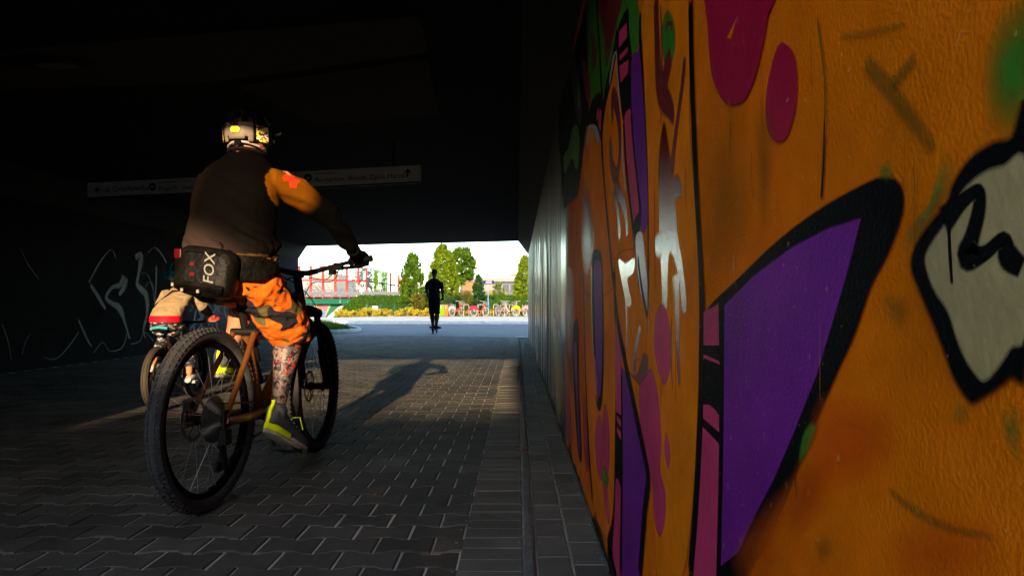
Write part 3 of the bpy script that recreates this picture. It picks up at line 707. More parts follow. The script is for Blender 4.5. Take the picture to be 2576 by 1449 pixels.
# big black-edged purple tooth
MW.area([(1790, 770), (1850, 712), (1955, 612), (2060, 532), (2160, 474), (2225, 446), (2268, 456), (2284, 500), (2272, 565), (2240, 645), (2199, 724), (2159, 839), (2113, 939), (2068, 1044), (2019, 1169), (1979, 1269), (1939, 1359), (1904, 1419), (1870, 1470), (1812, 1475), (1818, 1200), (1822, 900), (1805, 830), (1776, 810)], 'black', 0.008)
MW.area([(1828, 768), (1900, 696), (2000, 622), (2090, 576), (2176, 549), (2158, 620), (2129, 724), (2064, 939), (1998, 1104), (1954, 1204), (1904, 1299), (1863, 1389), (1819, 1423), (1824, 1200), (1827, 1000)], 'purple', 0.006, curve=False)
MW.line([(2008, 1195, 2.5), (2009, 1215, 2), (2012, 1252, 1.5)], 'black')
for q in [[(1775, 785), (1813, 764), (1814.5, 869), (1775, 869)], [(1775, 890.5), (1815.5, 908), (1815.5, 917), (1775, 900)], [(1774, 1017), (1789, 1017), (1805, 1030), (1814.5, 1044), (1814.5, 1087), (1774, 1052)],
          [(1773, 1073), (1814.5, 1116), (1813, 1209), (1807, 1460), (1748, 1460), (1760, 1316), (1767.6, 1188)]]: MW.area(q, 'pink', 0.004, curve=False)
# drops at the top
MW.area(cA((95, -60), (95, 150), (110, 350), (140, 450), (180, 515), (215, 530), (270, 512), (310, 450), (345, 350), (380, 200), (400, 80), (412, -60)), 'magenta', 0.006)
MW.area(cA((480, 218), (530, 270), (548, 400), (540, 540), (500, 680), (450, 714), (405, 670), (388, 560), (400, 420), (430, 290), (456, 228)), 'magenta', 0.005)
MW.area(cA((190, 195), (212, 198), (243, 90)), 'orange', 0.004, curve=False)
MW.line(cA((650, 80, 4), (690, 420, 4), (685, 700, 5), (672, 1010, 7)), 'olive')
MW.line(cA((688, 600, 3), (685, 800, 4), (672, 1010, 5)), 'black')
# overspray and old strokes
MW.line(cA((890, 310, 30), (1010, 440, 36), (1130, 600, 36), (1250, 760, 26)), 'olive', 0.6, op=0.5)
MW.line(cA((1150, 285, 26), (1090, 360, 28), (1030, 430, 26)), 'olive', 0.6, op=0.5)
MW.line(cA((760, 190, 26), (930, 165, 30), (1110, 120, 24)), 'olive', 0.8, op=0.4)
MW.area(cA((1800, -40), (1620, 60), (1520, 300), (1540, 560), (1640, 640), (1800, 560)), 'green', 0.07)
MW.area(cA((1280, 820), (1330, 850), (1310, 960), (1240, 1080), (1150, 1210), (1110, 1160), (1220, 1020)), 'green', 0.05, op=0.7)
MW.area(cA((960, 860), (1000, 820), (1040, 870), (1000, 910)), 'green', 0.03, op=0.7)
MW.area(cB((560, 880), (580, 740), (630, 680), (645, 720), (600, 820)), 'green', 0.015, op=0.8)
MW.area(cB((980, 60), (1080, 40), (1130, 130), (1060, 200)), 'olive', 0.08, op=0.4)
MW.area(cB((640, 1290), (700, 1260), (720, 1340), (670, 1380)), 'olive', 0.06, op=0.35)
MW.area(cB((1350, 580), (1430, 600), (1400, 680), (1340, 660)), 'green', 0.05, op=0.35)
MW.area(cB((1590, 640), (1680, 620), (1680, 860), (1620, 780)), 'green', 0.06, op=0.5)
MW.area(cB((380, 1260), (520, 1000), (600, 1010), (560, 1250), (470, 1480), (300, 1480)), 'orange2', 0.06, op=0.7)
MW.area(cB((680, 600), (980, 640), (960, 900), (640, 960)), 'flame', 0.12, op=0.75)
MW.area(cB((560, 900), (700, 880), (680, 1120), (520, 1200)), 'flame', 0.12, op=0.6)
MW.line(cB((1010, 1010, 30), (1150, 1120, 36), (1330, 1210, 34), (1560, 1250, 26)), 'olive', 0.8, op=.45)
MW.area(cB((1050, 1250), (1450, 1180), (1500, 1420), (1100, 1480)), 'flame', 0.12, op=0.5)
MW.area(cB((250, 1300), (500, 1000), (560, 1050), (420, 1420), (300, 1480)), 'flame', 0.12, op=0.5)
MW.area(cA((120, 700), (260, 650), (300, 1100), (150, 1350), (80, 1200)), 'olive', 0.12, op=0.35)
MW.area(cA((330, 560), (420, 640), (400, 1080), (360, 1100)), 'olive', 0.06, op=0.4)
# cream shape with the black letter
MW.area(cA((1720, 560), (1640, 690), (1560, 710), (1470, 760), (1400, 830), (1340, 930), (1310, 1020), (1250, 1090), (1190, 1170), (1140, 1260), (1130, 1350), (1165, 1449), (1250, 1649), (1300, 1779), (1350, 1909), (1430, 2024), (1480, 2009), (1560, 1959), (1640, 1899), (1720, 1820)), 'black', 0.02)
MW.area(cA((1720, 830), (1600, 838), (1520, 862), (1440, 915), (1380, 985), (1310, 1120), (1240, 1220), (1203, 1310), (1245, 1449), (1320, 1569), (1360, 1689), (1400, 1789), (1450, 1869), (1505, 1915), (1580, 1839), (1640, 1749), (1720, 1640)), 'cream', 0.015)
MW.line(cA((1290, 1120, 60), (1400, 1010, 52), (1475, 965, 46), (1476, 1060, 40), (1440, 1200, 44), (1420, 1285, 60), (1500, 1280, 50), (1600, 1205, 48), (1625, 1290, 56), (1700, 1350, 60)), 'black', 0.3)
MW.line(cA((1322, 1100, 9), (1330, 1280, 10), (1340, 1435, 8)), 'black', 0.3)

for i in range(36):   # dirt creeping up from the paving
    a = random.uniform(.6, 12); wd = random.uniform(.12, .5); h_ = random.uniform(.02, .09)
    MW.area([(a, .004), (a + wd, .004), (a + wd * .8, h_ * .6), (a + wd * .45, h_), (a + wd * .15, h_ * .5)], 'grime', .02, wall=True, name='dirt_stain', op=.6)
for i in range(26):   # thin runs of paint
    x = random.choice([1690, 1720, 1850, 1905, 1960, 2060, 2110, 2300, 2330, 1620, 1655]) + random.uniform(-20, 20); y = random.uniform(60, 900); L = random.uniform(40, 260)
    MW.line([(x, y, 1.2), (x + random.uniform(-3, 3), y + L * .5, 1.4), (x + random.uniform(-5, 5), y + L, .9)], random.choice(['ochre', 'olive', 'orange2', 'flame', 'brown']), .5, name='paint_run', op=random.uniform(.35, .8))

# graffiti across the way
LW = Canvas(lwall, LEFT_X, -1)
def c5(*p): return [(q[0] * .3133, 560.2 + .3133 * q[1], .3133 * q[2]) for q in p]
for key, q in [('ghost', ((620, 760, 8), (700, 940, 10), (740, 1000, 4))), ('ghost', ((720, 490, 12), (790, 600, 16), (850, 700, 8))), ('ghost', ((700, 500, 5), (800, 320, 7), (890, 215, 5), (930, 290, 4))),
    ('ghost', ((1000, 430, 22), (960, 500, 30), (900, 520, 20), (850, 600, 14), (900, 650, 26), (960, 690, 24), (1000, 800, 12), (1040, 940, 7))), ('ghost', ((1015, 440, 16), (990, 520, 20), (950, 590, 10))),
    ('ghost', ((1080, 280, 26), (1130, 270, 24), (1110, 420, 14), (1100, 500, 16), (1170, 580, 22), (1180, 720, 14), (1150, 860, 9), (1170, 930, 5))), ('ghost', ((1180, 250, 5), (1240, 200, 5), (1300, 260, 6), (1340, 330, 5))),
    ('ghost', ((1255, 340, 9), (1250, 500, 7), (1235, 700, 6))), ('ghost', ((1130, 420, 3), (1160, 400, 3), (1200, 450, 3), (1230, 560, 3))), ('ghost', ((1165, 520, 3), (1190, 480, 3), (1225, 500, 3), (1230, 640, 3))),
    ('ghost', ((340, 1080, 5), (450, 1090, 6), (560, 980, 5), (640, 860, 4))), ('ghost', ((740, 1060, 5), (820, 960, 5), (880, 1030, 5), (980, 1000, 5), (1020, 880, 4))), ('ghost', ((1040, 980, 6), (1120, 950, 6), (1160, 880, 5), (1240, 960, 5))),
    ('ghost', ((150, 180, 4), (220, 330, 5), (320, 470, 5))), ('ghost', ((10, 800, 6), (60, 950, 5), (90, 1120, 4))), ('ghost', ((250, 880, 4), (200, 960, 4), (170, 1080, 4)))]:
    LW.line(c5(*q), key, 0.4)
rs = random.Random(11)
for i in range(26):   # tangled drips between the two riders
    x = rs.uniform(490, 610); y = rs.uniform(728, 770); L = rs.uniform(30, 110)
    LW.line([(x, y, 2.2), (x + rs.uniform(-16, 16), y + L * .35, 3.2), (x + rs.uniform(-14, 14), y + L * .7, 2.4), (x + rs.uniform(-18, 18), min(y + L, 868), 1.2)], 'ice', 0.5, op=rs.uniform(.5, 1))
LW.area([(480, 735), (560, 725), (640, 760), (640, 860), (560, 865), (490, 850)], 'ghost', 0.2, op=0.35)
for i in range(9):    # marks on the far end of the left wall
    x = rs.uniform(708, 746); y = rs.uniform(655, 700); LW.line([(x, y, 1.4), (x + 4, y + 10, 1.6), (x - 3, y + 18, 1.2), (x + 3, y + 24, 1)], 'ice', 0.3)

# ================================================================ hanging direction sign
d0 = 7.2; p_r = px(1058, 396, d0)
ux = Vector((-math.cos(math.atan(0.26)), math.sin(math.atan(0.26)), 0))
sign = empty('direction_sign', (p_r.x, p_r.y, 2.12), math.atan2(-ux.y, -ux.x), 'long pale direction sign with arrows and street names hung below the ceiling', 'sign')
SL = 4.22; SH = 0.165
m_sign = mat('sign_face', (0.80, 0.82, 0.79), 0.6, var=0.08); m_stx = mat('sign_ink', (0.012, 0.012, 0.013), 0.8)
g = G(); g.box((-SL / 2, 0, SH / 2), (SL, 0.05, SH)); g.obj('panel', m_sign, sign, bevel=0.004)
g = G(); g.box((-SL / 2, -0.004, -0.012), (SL, 0.03, 0.016)); g.obj('lower_rail', m_black, sign)
for hx in (-0.3, -2.1, -3.9):
    g = G(); g.tube([(hx, 0, SH), (hx, 0, CEIL - 2.12)], 0.010, 8); g.obj('hanger', m_black, sign)
rx = (R(90), 0, 0); fy = -0.0262
def sx(x): return -SL + (x - 220) / (1058 - 220) * SL * 1.0
# perspective along the sign: the near end is larger, so positions are eased
def sp(x):
    a = (x - VX) / FPX; t = (p_r.y * a - p_r.x) / (ux.x - ux.y * a); return -t
text_words('ul. Grochowska', 0.098, m_stx, 'lettering', sign, (sp(268), fy, 0.045), rx)
text_words('Praga-Pd., Centrum', 0.072, m_stx, 'lettering', sign, (sp(404), fy, 0.032), rx)
text_words('kierunek dzielnice', 0.035, m_stx, 'lettering', sign, (sp(404), fy, 0.115), rx)
text_words('Rembertów, Wesoła, Ząbki, Marysin', 0.072, m_stx, 'lettering', sign, (sp(796), fy, 0.040), rx)
text_words('kierunek dzielnice', 0.035, m_stx, 'lettering', sign, (sp(796), fy, 0.120), rx)
text_mesh('wiecka', 0.098, m_stx, 'lettering', sign, (sp(757), fy, 0.050), rx, align='RIGHT')
for cx_, zz in ((388, 0.080), (778, 0.090)):
    g = G(); g.tube([(sp(cx_), fy + 0.0015, zz), (sp(cx_), fy - 0.0008, zz)], 0.046, 24); g.obj('round_emblem', m_stx, sign)
    g = G(); g.box((sp(cx_), fy - 0.0018, zz - 0.005), (0.045, 0.001, 0.012)); g.box((sp(cx_) - .012, fy - 0.0018, zz + 0.008), (0.010, 0.001, 0.022)); g.box((sp(cx_) + .012, fy - 0.0018, zz + 0.008), (0.010, 0.001, 0.022)); g.obj('emblem_mark', m_sign, sign)
def arrow(c, z, ang):
    pts = [(-.045, -.008), (.01, -.008), (-.012, -.034), (.006, -.034), (.042, 0), (.006, .034), (-.012, .034), (.01, .008), (-.045, .008)]
    ca, sa = math.cos(ang), math.sin(ang); g = G()
    q = [(x * ca - y * sa, x * sa + y * ca) for x, y in pts]
    g.prism(q, lambda a, b: (c + a, fy - 0.0008, z + b), lambda a, b: (c + a, fy + 0.0015, z + b)); g.obj('arrow', m_stx, sign)
arrow(sp(250), 0.075, math.pi); arrow(sp(1028), 0.092, math.pi / 2)
# ================================================================ beyond the mouth
m_green_steel = mat('green_steel', (0.004, 0.065, 0.038), 0.8, var=0.1, coord='Position')
m_red_steel = mat('red_steel', (0.36, 0.030, 0.026), 0.8)
m_dark_steel = mat('dark_steel', (0.02, 0.02, 0.025), 0.8)
m_galv = mat('galvanised_steel', (0.085, 0.092, 0.11), 0.75, var=0.1)
m_white = mat('white_paint', (0.34, 0.34, 0.34), 0.8)
m_lampw = mat('lamp_white', (0.22, 0.22, 0.22), 0.8)
m_bark = mat('bark', (0.09, 0.065, 0.045), 0.9, var=0.3, scale=12, bump=0.6, bscale=30)
m_asph = mat('asphalt', (0.11, 0.11, 0.115), 0.9, var=0.15, coord='Position')
m_leaf_y = leaf_mat('leaf_lime', (0.016, 0.050, 0.002), (0.165, 0.225, 0.005))
m_leaf_g = leaf_mat('leaf_green', (0.008, 0.034, 0.003), (0.085, 0.155, 0.006))
m_leaf_d = leaf_mat('leaf_dark', (0.006, 0.028, 0.006), (0.02, 0.065, 0.012))
m_leaf_o = leaf_mat('leaf_olive', (0.05, 0.05, 0.006), (0.14, 0.125, 0.012))
m_leaf_gold = leaf_mat('leaf_gold', (0.22, 0.17, 0.005), (0.48, 0.38, 0.03))
m_ivy = leaf_mat('leaf_ivy', (0.06, 0.16, 0.004), (0.14, 0.30, 0.008))
m_blade = leaf_mat('grass_blade', (0.010, 0.040, 0.002), (0.045, 0.10, 0.005), 0.25)

def leaves(g, n, pos_fn, size, rnd, flat=0.0):
    for _ in range(n):
        p = pos_fn(rnd)
        if p is None: continue
        p = Vector(p); s = size * rnd.uniform(0.6, 1.35)
        a = Vector((rnd.gauss(0, 1), rnd.gauss(0, 1), rnd.gauss(0, 1) * (1 - flat))).normalized()
        b = a.cross(Vector((rnd.gauss(0, 1), rnd.gauss(0, 1), rnd.gauss(0, 1)))).normalized()
        bend = a.cross(b) * s * 0.18
        g.add([p - a * s, p + b * s * .48 + bend, p + a * s, p - b * s * .48 + bend], [(0, 1, 2), (0, 2, 3)])

def crown_fn(c, rx, rz, shape, rnd, nclump=60):
    """clumps spread over and through the crown; leaves gather round clumps so gaps stay open"""
    cl = []
    for _ in range(nclump):
        while True:
            t = rnd.uniform(0, 1)
            if shape == 'cone': rad = rx * 1.12 * (1 - t) ** 0.55 * min(1.0, t / 0.22 + 0.45)
            elif shape == 'oval': rad = rx * math.sqrt(max(0, 1 - (2 * t - 1) ** 2)) ** 0.8
            else: rad = rx * (1 - 0.2 * t)
            a = rnd.uniform(0, 2 * math.pi); q = math.sqrt(rnd.uniform(0.30, 1))
            if rad > 0.02: break
        cl.append((Vector((c[0] + math.cos(a) * rad * q, c[1] + math.sin(a) * rad * q, c[2] - rz + 2 * rz * t)), rnd.uniform(0.13, 0.30) * min(rx, 1.3)))
    def fn(r):
        cc, s = cl[r.randrange(len(cl))]
        v = Vector((r.gauss(0, 1), r.gauss(0, 1), r.gauss(0, 1)))
        return cc + v.normalized() * s * r.uniform(0.3, 1.1)
    return fn

def tree(name, x, y, z0, top, low, rx, shape, m, n, size, label, seed, cat='tree', group=None, nclump=70):
    rnd = random.Random(seed); t = empty(name, (x, y, z0), 0, label, cat, group)
    g = G(); h = top - z0; lo = low - z0
    pts = [(rnd.uniform(-.05, .05) * i, rnd.uniform(-.05, .05) * i, h * .9 * i / 6) for i in range(7)]
    g.tube(pts, [max(0.012, 0.055 * h / 4 * (1 - i / 6.5)) for i in range(7)], 7)
    for k in range(9):
        zz = lo + (h - lo) * (0.05 + 0.8 * k / 9); a = rnd.uniform(0, 6.28); l = rx * rnd.uniform(.5, .85)
        g.tube([(0, 0, zz), (math.cos(a) * l * .5, math.sin(a) * l * .5, zz + .15 * l), (math.cos(a) * l, math.sin(a) * l, zz + .45 * l)], [.018, .012, .005], 5)
    g.obj('trunk', m_bark, t, smooth=True)
    g = G(); leaves(g, n, crown_fn((0, 0, (lo + h) / 2), rx, (h - lo) / 2, shape, rnd, nclump), size, rnd)
    g.obj('crown', m, t)
    return t
tree('hornbeam_tree', -8.25, 55.0, terr(-8.25, 55) - .1, 4.95, 0.35, 1.25, 'cone', m_leaf_g, 11000, .095, 'green pyramidal tree on the bank beside the curved red-framed noise barrier', 21, nclump=260)
tree('linden_tree', -6.1, 57.0, terr(-6.1, 57) - .1, 5.75, 1.15, 1.50, 'cone', m_leaf_y, 15000, .10, 'tall lime-green egg-shaped tree on the bank behind the recycling bins', 22, nclump=320)
tree('maple_tree', -5.75, 72.0, terr(-5.75, 72) - .1, 6.75, 3.2, 1.45, 'oval', m_leaf_g, 11000, .12, 'broad round-topped tree behind the curved street lamps', 23, nclump=190)
tree('young_fir_tree', -3.02, 54.0, terr(-3.02, 54) - .1, 3.25, 0.4, 0.62, 'cone', m_leaf_d, 4500, .07, 'small dark conical tree by the blue street-name sign', 24, nclump=110)
tree('hornbeam_tree', 0.62, 57.0, terr(.62, 57) - .1, 4.85, 1.2, 1.0, 'cone', m_leaf_y, 10000, .10, 'yellow-green tree on the bank rising beside the mural wall end', 25, nclump=230)
tree('spiraea_shrub', -7.6, 52.9, terr(-7.6, 52.9) - .05, 1.80, 0.25, 0.62, 'oval', m_leaf_o, 2300, .05, 'olive-brown rounded shrub in front of the pyramidal tree', 26, 'shrub', nclump=60)
tree('bank_shrub', -5.3, 53.4, terr(-5.3, 53.4) - .05, 1.75, 0.55, 0.95, 'oval', m_leaf_d, 2200, .055, 'dark green shrub on the bank right behind the recycling bins', 27, 'shrub', nclump=60)
tree('bank_shrub', -4.1, 54.3, terr(-4.1, 54.3) - .05, 1.95, 0.75, 0.8, 'oval', m_leaf_o, 2000, .05, 'olive shrub on the bank behind the first red hire bicycle', 28, 'shrub', nclump=60)
tree('bank_shrub', -1.6, 58.6, terr(-1.6, 58.6) - .05, 2.75, 1.5, 0.6, 'oval', m_leaf_y, 1500, .055, 'light green shrub on top of the bank before the long white building', 29, 'shrub', nclump=40)
for i, (a, lab) in enumerate([(-2.0, 'gold flowering shrub on top of the bank right of the blue sign post'), (-1.3, 'gold flowering shrub on top of the bank near the yellow-green tree'), (-4.3, 'gold flowering shrub on top of the bank near the small conical tree')]):
    tree('gold_shrub', a, 60.2, terr(a, 60.2) - .05, 2.05, 1.62, 0.42, 'oval', m_leaf_gold, 800, .045, lab, 60 + i, 'shrub', 'gold shrubs up on the bank', 30)
# low golden shrubs along the back of the pavement
rnd = random.Random(4)
for i in range(15):
    x = -13.0 + i * 0.95; y = 51.7 + rnd.uniform(-.15, .15)
    if -5.0 < x < 0.6: y = 51.9
    tree('golden_shrub', x, y, 0.0, rnd.uniform(.48, .68) if x < -6.3 else rnd.uniform(.40, .52), 0.06, rnd.uniform(.58, .72), 'oval', m_leaf_gold, 950, .05, 'low golden-leaved shrub in the row edging the pavement', 100 + i, 'shrub', 'golden shrubs along the pavement', 34)

# grass: blades on the bank and the lawn (uncountable)
rnd = random.Random(9); g = G()
for _ in range(26000):
    x = rnd.uniform(-16.5, 2.0); y = rnd.uniform(52.0, 59.5); z = terr(x, y)
    if z < -0.3: continue
    h = rnd.uniform(.10, .26); a = rnd.uniform(0, 3.14); w_ = .028; dx, dy = math.cos(a) * w_, math.sin(a) * w_
    lx, ly = rnd.gauss(0, .06), rnd.gauss(0, .06)
    g.add([(x - dx, y - dy, z - .02), (x + dx, y + dy, z - .02), (x + lx, y + ly, z + h)], [(0, 1, 2)])
tag(g.obj('bank_grass', m_blade), 'rough green grass covering the bank below the guard rail', 'grass', kind='stuff')
g = G()
for _ in range(9000):
    x = rnd.uniform(-9.5, -5.1); y = rnd.uniform(20.9, 31.0)
    if x > -5.4 - max(0, (y - 22.6)) * .37: continue
    h = rnd.uniform(.06, .2); a = rnd.uniform(0, 3.14); w_ = .012; dx, dy = math.cos(a) * w_, math.sin(a) * w_
    g.add([(x - dx, y - dy, .095), (x + dx, y + dy, .095), (x + rnd.gauss(0, .05), y + rnd.gauss(0, .05), .1 + h)], [(0, 1, 2)])
tag(g.obj('lawn_grass', m_blade), 'short grass on the lawn island at the underpass mouth', 'grass', kind='stuff')

# --- road on the bank, guard rails, green girder bridge
tag(G().box((-3, 64.0, 1.60), (60, 6.6, 0.04)).obj('road', m_asph), kind='structure')
gb = empty('girder_bridge', (-17.5, 60.0, 0), 0, 'green steel girder bridge with white scrawls over the sunken path', 'bridge')
g = G(); g.box((-1.2, -0.9, 1.235), (9.4, 0.12, 0.41)); g.obj('girder', m_green_steel, gb)
g = G(); g.box((-1.2, -0.9, 1.455), (9.4, 0.30, 0.03)); g.obj('top_flange', m_green_steel, gb)
g = G(); g.box((-1.2, -0.9, 1.02), (9.4, 0.28, 0.03)); g.obj('bottom_flange', m_green_steel, gb)
g = G(); g.box((-1.2, 2.6, 1.30), (9.4, 6.8, 0.25)); g.obj('deck', m_conc_l, gb)
text_mesh('TFT', .30, m_white, 'scrawl', gb, (px(852, 760, 59).x + 17.5, -.965, 1.10), (R(90), 0, R(2)), shear=.3)
text_mesh('Jolly', .26, m_white, 'scrawl', gb, (px(872, 760, 59).x + 17.5, -.965, 1.08), (R(90), R(-4), 0), shear=.4)
# abutment with graffiti
ab = empty('bridge_abutment', (-15.0, 59.7, 0), 0, 'graffiti-covered abutment wall under the green girder bridge', 'wall')
g = G(); g.box((-2.2, 0.4, 0.0), (6.6, 0.5, 2.0)); g.obj('wall', mat('abutment_concrete', (0.42, 0.40, 0.38), 0.8, var=.1), ab)
def patch(pts, c, nm='graffiti', parent=ab, off=0.0, xo=-15.0, yo=59.7, d=59.85):
    g = G(); q = [px(x, y, d) for x, y in pts]
    g.prism([(p.x - xo, p.z) for p in q], lambda a, b: (a, .146 - off, b), lambda a, b: (a, .152, b)); g.obj(nm, mat('spray_%d' % random.randrange(99999), c, .6, var=.2), parent)
def c4(*p): return [((q[0] / 5.176 + 740) * .9659, (q[1] / 5.176 + 600) * .9659) for q in p]
patch(c4((440, 995), (640, 995), (610, 1080), (540, 1200), (440, 1200)), (.32, .09, .05))
patch(c4((510, 1000), (600, 998), (560, 1070), (500, 1060)), (.34, .09, .14), off=.004)
patch(c4((470, 1090), (530, 1080), (560, 1120), (540, 1160), (480, 1165)), (.02, .13, .36), off=.008)
patch(c4((430, 1080), (470, 1095), (475, 1150), (440, 1160)), (.26, .27, .28), off=.008)
patch(c4((250, 1070), (330, 1070), (390, 1190), (300, 1180)), (.2, .18, .19), off=.004)
text_mesh('KOR', .28, m_black, 'scrawl', ab, (px(836, 776, 59.8).x + 15, .12, px(836, 798, 59.8).z + .55), (R(90), 0, 0), shear=.3)
text_mesh('emP', .22, m_black, 'scrawl', ab, (px(850, 776, 59.8).x + 15, .12, px(836, 798, 59.8).z + .62), (R(90), 0, 0), shear=.3)
patch(c4((640, 998), (780, 1000), (700, 1060), (560, 1190), (540, 1200)), (.006, .07, .042), 'sloped_coping', off=.03)
patch(c4((600, 1010), (650, 998), (560, 1180), (540, 1195)), (.14, .19, .15), 'sloped_coping', off=.02)

def rail_run(name, x0, x1, y, z, h, step, label, thick=.05):
    r = empty(name, (x0, y, z), 0, label, 'guard rail')
    g = G(); g.box(((x1 - x0) / 2, -.05, h * .60), (x1 - x0, .05, .30)); g.obj('beam', m_galv, r, bevel=.02)
    g = G(); g.tube([(0, 0, h), (x1 - x0, 0, h)], .028, 8); g.obj('handrail', m_galv, r)
    x = .2
    while x < x1 - x0:
        g = G(); g.box((x, 0.02, h / 2), (.075, .09, h)); g.obj('post', m_galv, r); x += step
    return r
rail_run('guard_rail', -21.5, -13.5, 59.9, 1.47, .74, .76, 'galvanised parapet rail with close posts on the green girder bridge')
rail_run('guard_rail', -13.4, -8.6, 60.4, 1.60, .58, 1.55, 'galvanised guard rail on the bank between bridge and pyramidal tree')
rail_run('guard_rail', -8.0, 6.0, 61.6, 1.60, .58, 2.0, 'galvanised guard rail on the bank before the long white building')

# --- noise barrier: clear panels in red steel frames, turning away
nb = empty('noise_barrier', (0, 0, 0), 0, 'curved transparent noise barrier in red steel frames', 'noise barrier')
m_gl = glass_mat('acrylic', (0.80, 0.86, 0.90), 0.93)
path = [(-23.2, 69.9), (-21.4, 70.0), (-19.55, 70.1), (-18.9 + .12, 70.15), (-17.4, 70.9), (-16.5, 72.0), (-15.96, 73.7), (-15.8, 75.2), (-15.72, 77.2), (-15.66, 79.4), (-15.6, 82.8), (-15.52, 85.5), (-15.4, 87.6), (-15.3, 89.7)]
path = []
for cx_, d in [(90, 69.8), (205, 70), (360, 70), (525, 70.1), (690, 70.4), (845, 71), (1000, 72), (1110, 73.7), (1172, 75.2), (1228, 77.2), (1290, 79.4), (1385, 82.8), (1435, 85.5), (1490, 87.6), (1540, 89.7)]:
    x = (cx_ / 5.176 + 740) * .9659; path.append(((x - VX) / FPX * d, d))
ZB, ZM, ZT = 1.62, 3.45, 4.80
for i, (x, y) in enumerate(path):
    red = i <= 7 or i in (12, 14)
    g = G(); g.box((x, y, (ZB + ZT) / 2), (.21 if red else .09, .21 if red else .09, ZT - ZB)); g.obj('post', m_red_steel if red else m_dark_steel, nb)
    if i:
        xa, ya = path[i - 1]; mm = m_red_steel if i <= 7 else m_dark_steel
        for nm, z, r in (('top_rail', ZT, .065), ('middle_rail', ZM, .085), ('bottom_rail', ZB + .12, .09)):
            g = G(); g.tube([(xa, ya, z), (x, y, z)], r, 6); g.obj(nm, mm, nb)
        for z0, z1 in ((ZB + .2, ZM - .06), (ZM + .06, ZT - .05)):
            d = Vector((x - xa, y - ya, 0)); L = d.length; d.normalize(); pn = Vector((-d.y, d.x, 0)) * .006
            a, b = Vector((xa, ya, 0)) + d * .06, Vector((x, y, 0)) - d * .06
            g = G(); g.add([(*(p + s * pn).xy, z) for s in (-1, 1) for z in (z0, z1) for p in (a, b)], [(0, 1, 3, 2), (4, 6, 7, 5), (0, 4, 5, 1), (2, 3, 7, 6), (0, 2, 6, 4), (1, 5, 7, 3)])
            pane = g.obj('pane', m_gl, nb)
            if i < 8:   # black bird stickers
                c = (a + b) / 2; z = (z0 + z1) / 2 + random.uniform(-.2, .2); k = -pn.normalized() * .012
                if k.y > 0: k = -k
                u = d
                g = G(); sp_ = [(-.16, .10), (-.02, .02), (.02, -.10), (.06, .03), (.16, .14), (.05, .10), (0, .07)]
                g.add([(*((c + u * a_ + k).xy), z + b_) for a_, b_ in sp_], [(0, 1, 6), (1, 2, 3), (1, 3, 5, 6), (3, 4, 5)])
                g.obj('bird_sticker', m_black, pane)
for (cx_, w_, d, lab) in ((1240, .5, 76.2, 'narrow green ivy column climbing the noise barrier'), (1345, .75, 80.2, 'wide green ivy column climbing the noise barrier')):
    x = ((cx_ / 5.176 + 740) * .9659 - VX) / FPX * d; rnd = random.Random(int(cx_))
    t = empty('ivy', (x, d, 1.5), 0, lab, 'ivy')
    g = G(); leaves(g, 1900, lambda r: (r.uniform(-.5, .5) * w_ + r.gauss(0, .05), r.gauss(0, .18), r.uniform(0, 3.2 + r.gauss(0, .1))), .075, rnd); g.obj('foliage', m_ivy, t)
    g = G(); g.tube([(0, 0.1, 0), (.05, .1, 1.5), (-.04, .1, 3.0)], .04, 6); g.obj('stem', m_bark, t)

# --- buildings behind
def facade(name, x0, x1, y, z0, z1, depth, m, wins, label, m_roof=None, roof_h=.3, m_win=None, over=.3):
    b = empty(name, ((x0 + x1) / 2, y, z0), 0, label, 'building'); W_ = x1 - x0; H = z1 - z0
    g = G(); g.box((0, depth / 2, H / 2), (W_, depth, H)); g.obj('wall', m, b)
    g = G(); g.box((0, depth / 2, H + roof_h / 2), (W_ + over * 2, depth + over * 2, roof_h)); g.obj('roof', m_roof or m, b)
    for (a, c, w_, h) in wins:
        wn = G().box((a, -.03, c), (w_, .12, h)).obj('window', m_win or m_frame, b)
        G().box((a, -.10, c), (w_ - .14, .03, h - .14)).obj('pane', m_pane, wn)
    return b
m_frame = mat('window_frame', (.10, .105, .115), .5); m_pane = mat('window_glass', (.06, .075, .10), .5)
m_cream = mat('cream_render', (.145, .115, .08), .8, var=.06); m_wht = mat('white_render', (.16, .155, .148), .8, var=.05)
m_orange_b = mat('orange_render', (.26, .075, .02), .8, var=.1); m_brick_o = mat('orange_brick', (.20, .095, .045), .8, var=.12)
m_glassgrey = mat('window_band', (.05, .06, .075), .7)
facade('house', px(776, 700, 104).x, px(840, 700, 104).x, 104, 1.4, 5.4, 8, m_cream, [(-1.2, 2.6, .5, 1.0), (.9, 2.6, .5, 1.0), (-.1, 2.4, .9, 1.6)], 'pale cream house seen through the clear noise barrier', m_wht)
facade('apartment_block', px(843, 700, 118).x, px(868, 700, 118).x, 118, 1.4, 4.9, 8, m_wht, [(0, 2.4, .6, 1.2)], 'low white block beside the cream house behind the noise barrier', m_cream)
facade('apartment_block', px(700, 700, 112).x, px(772, 700, 112).x, 112, 1.4, 4.6, 8, m_wht, [(-1, 2.2, .6, 1), (1, 2.2, .6, 1)], 'white block by the left pier behind the noise barrier', m_cream)
tree('street_tree', px(912, 720, 96).x, 96, 1.4, 5.9, 1.8, 1.55, 'oval', m_leaf_d, 2600, .12, 'dark tree seen through the clear noise barrier', 41)
tree('street_tree', px(793, 720, 92).x, 92, 1.4, 3.6, 1.6, 1.3, 'oval', m_leaf_d, 1400, .12, 'low dark bush before the cream house behind the barrier', 42)
facade('orange_building', px(1006, 700, 98).x, px(1030, 700, 98).x, 98, 1.4, 4.35, 8, m_orange_b, [(.2, 2.2, .5, .5)], 'orange building end showing between barrier and pyramidal tree')
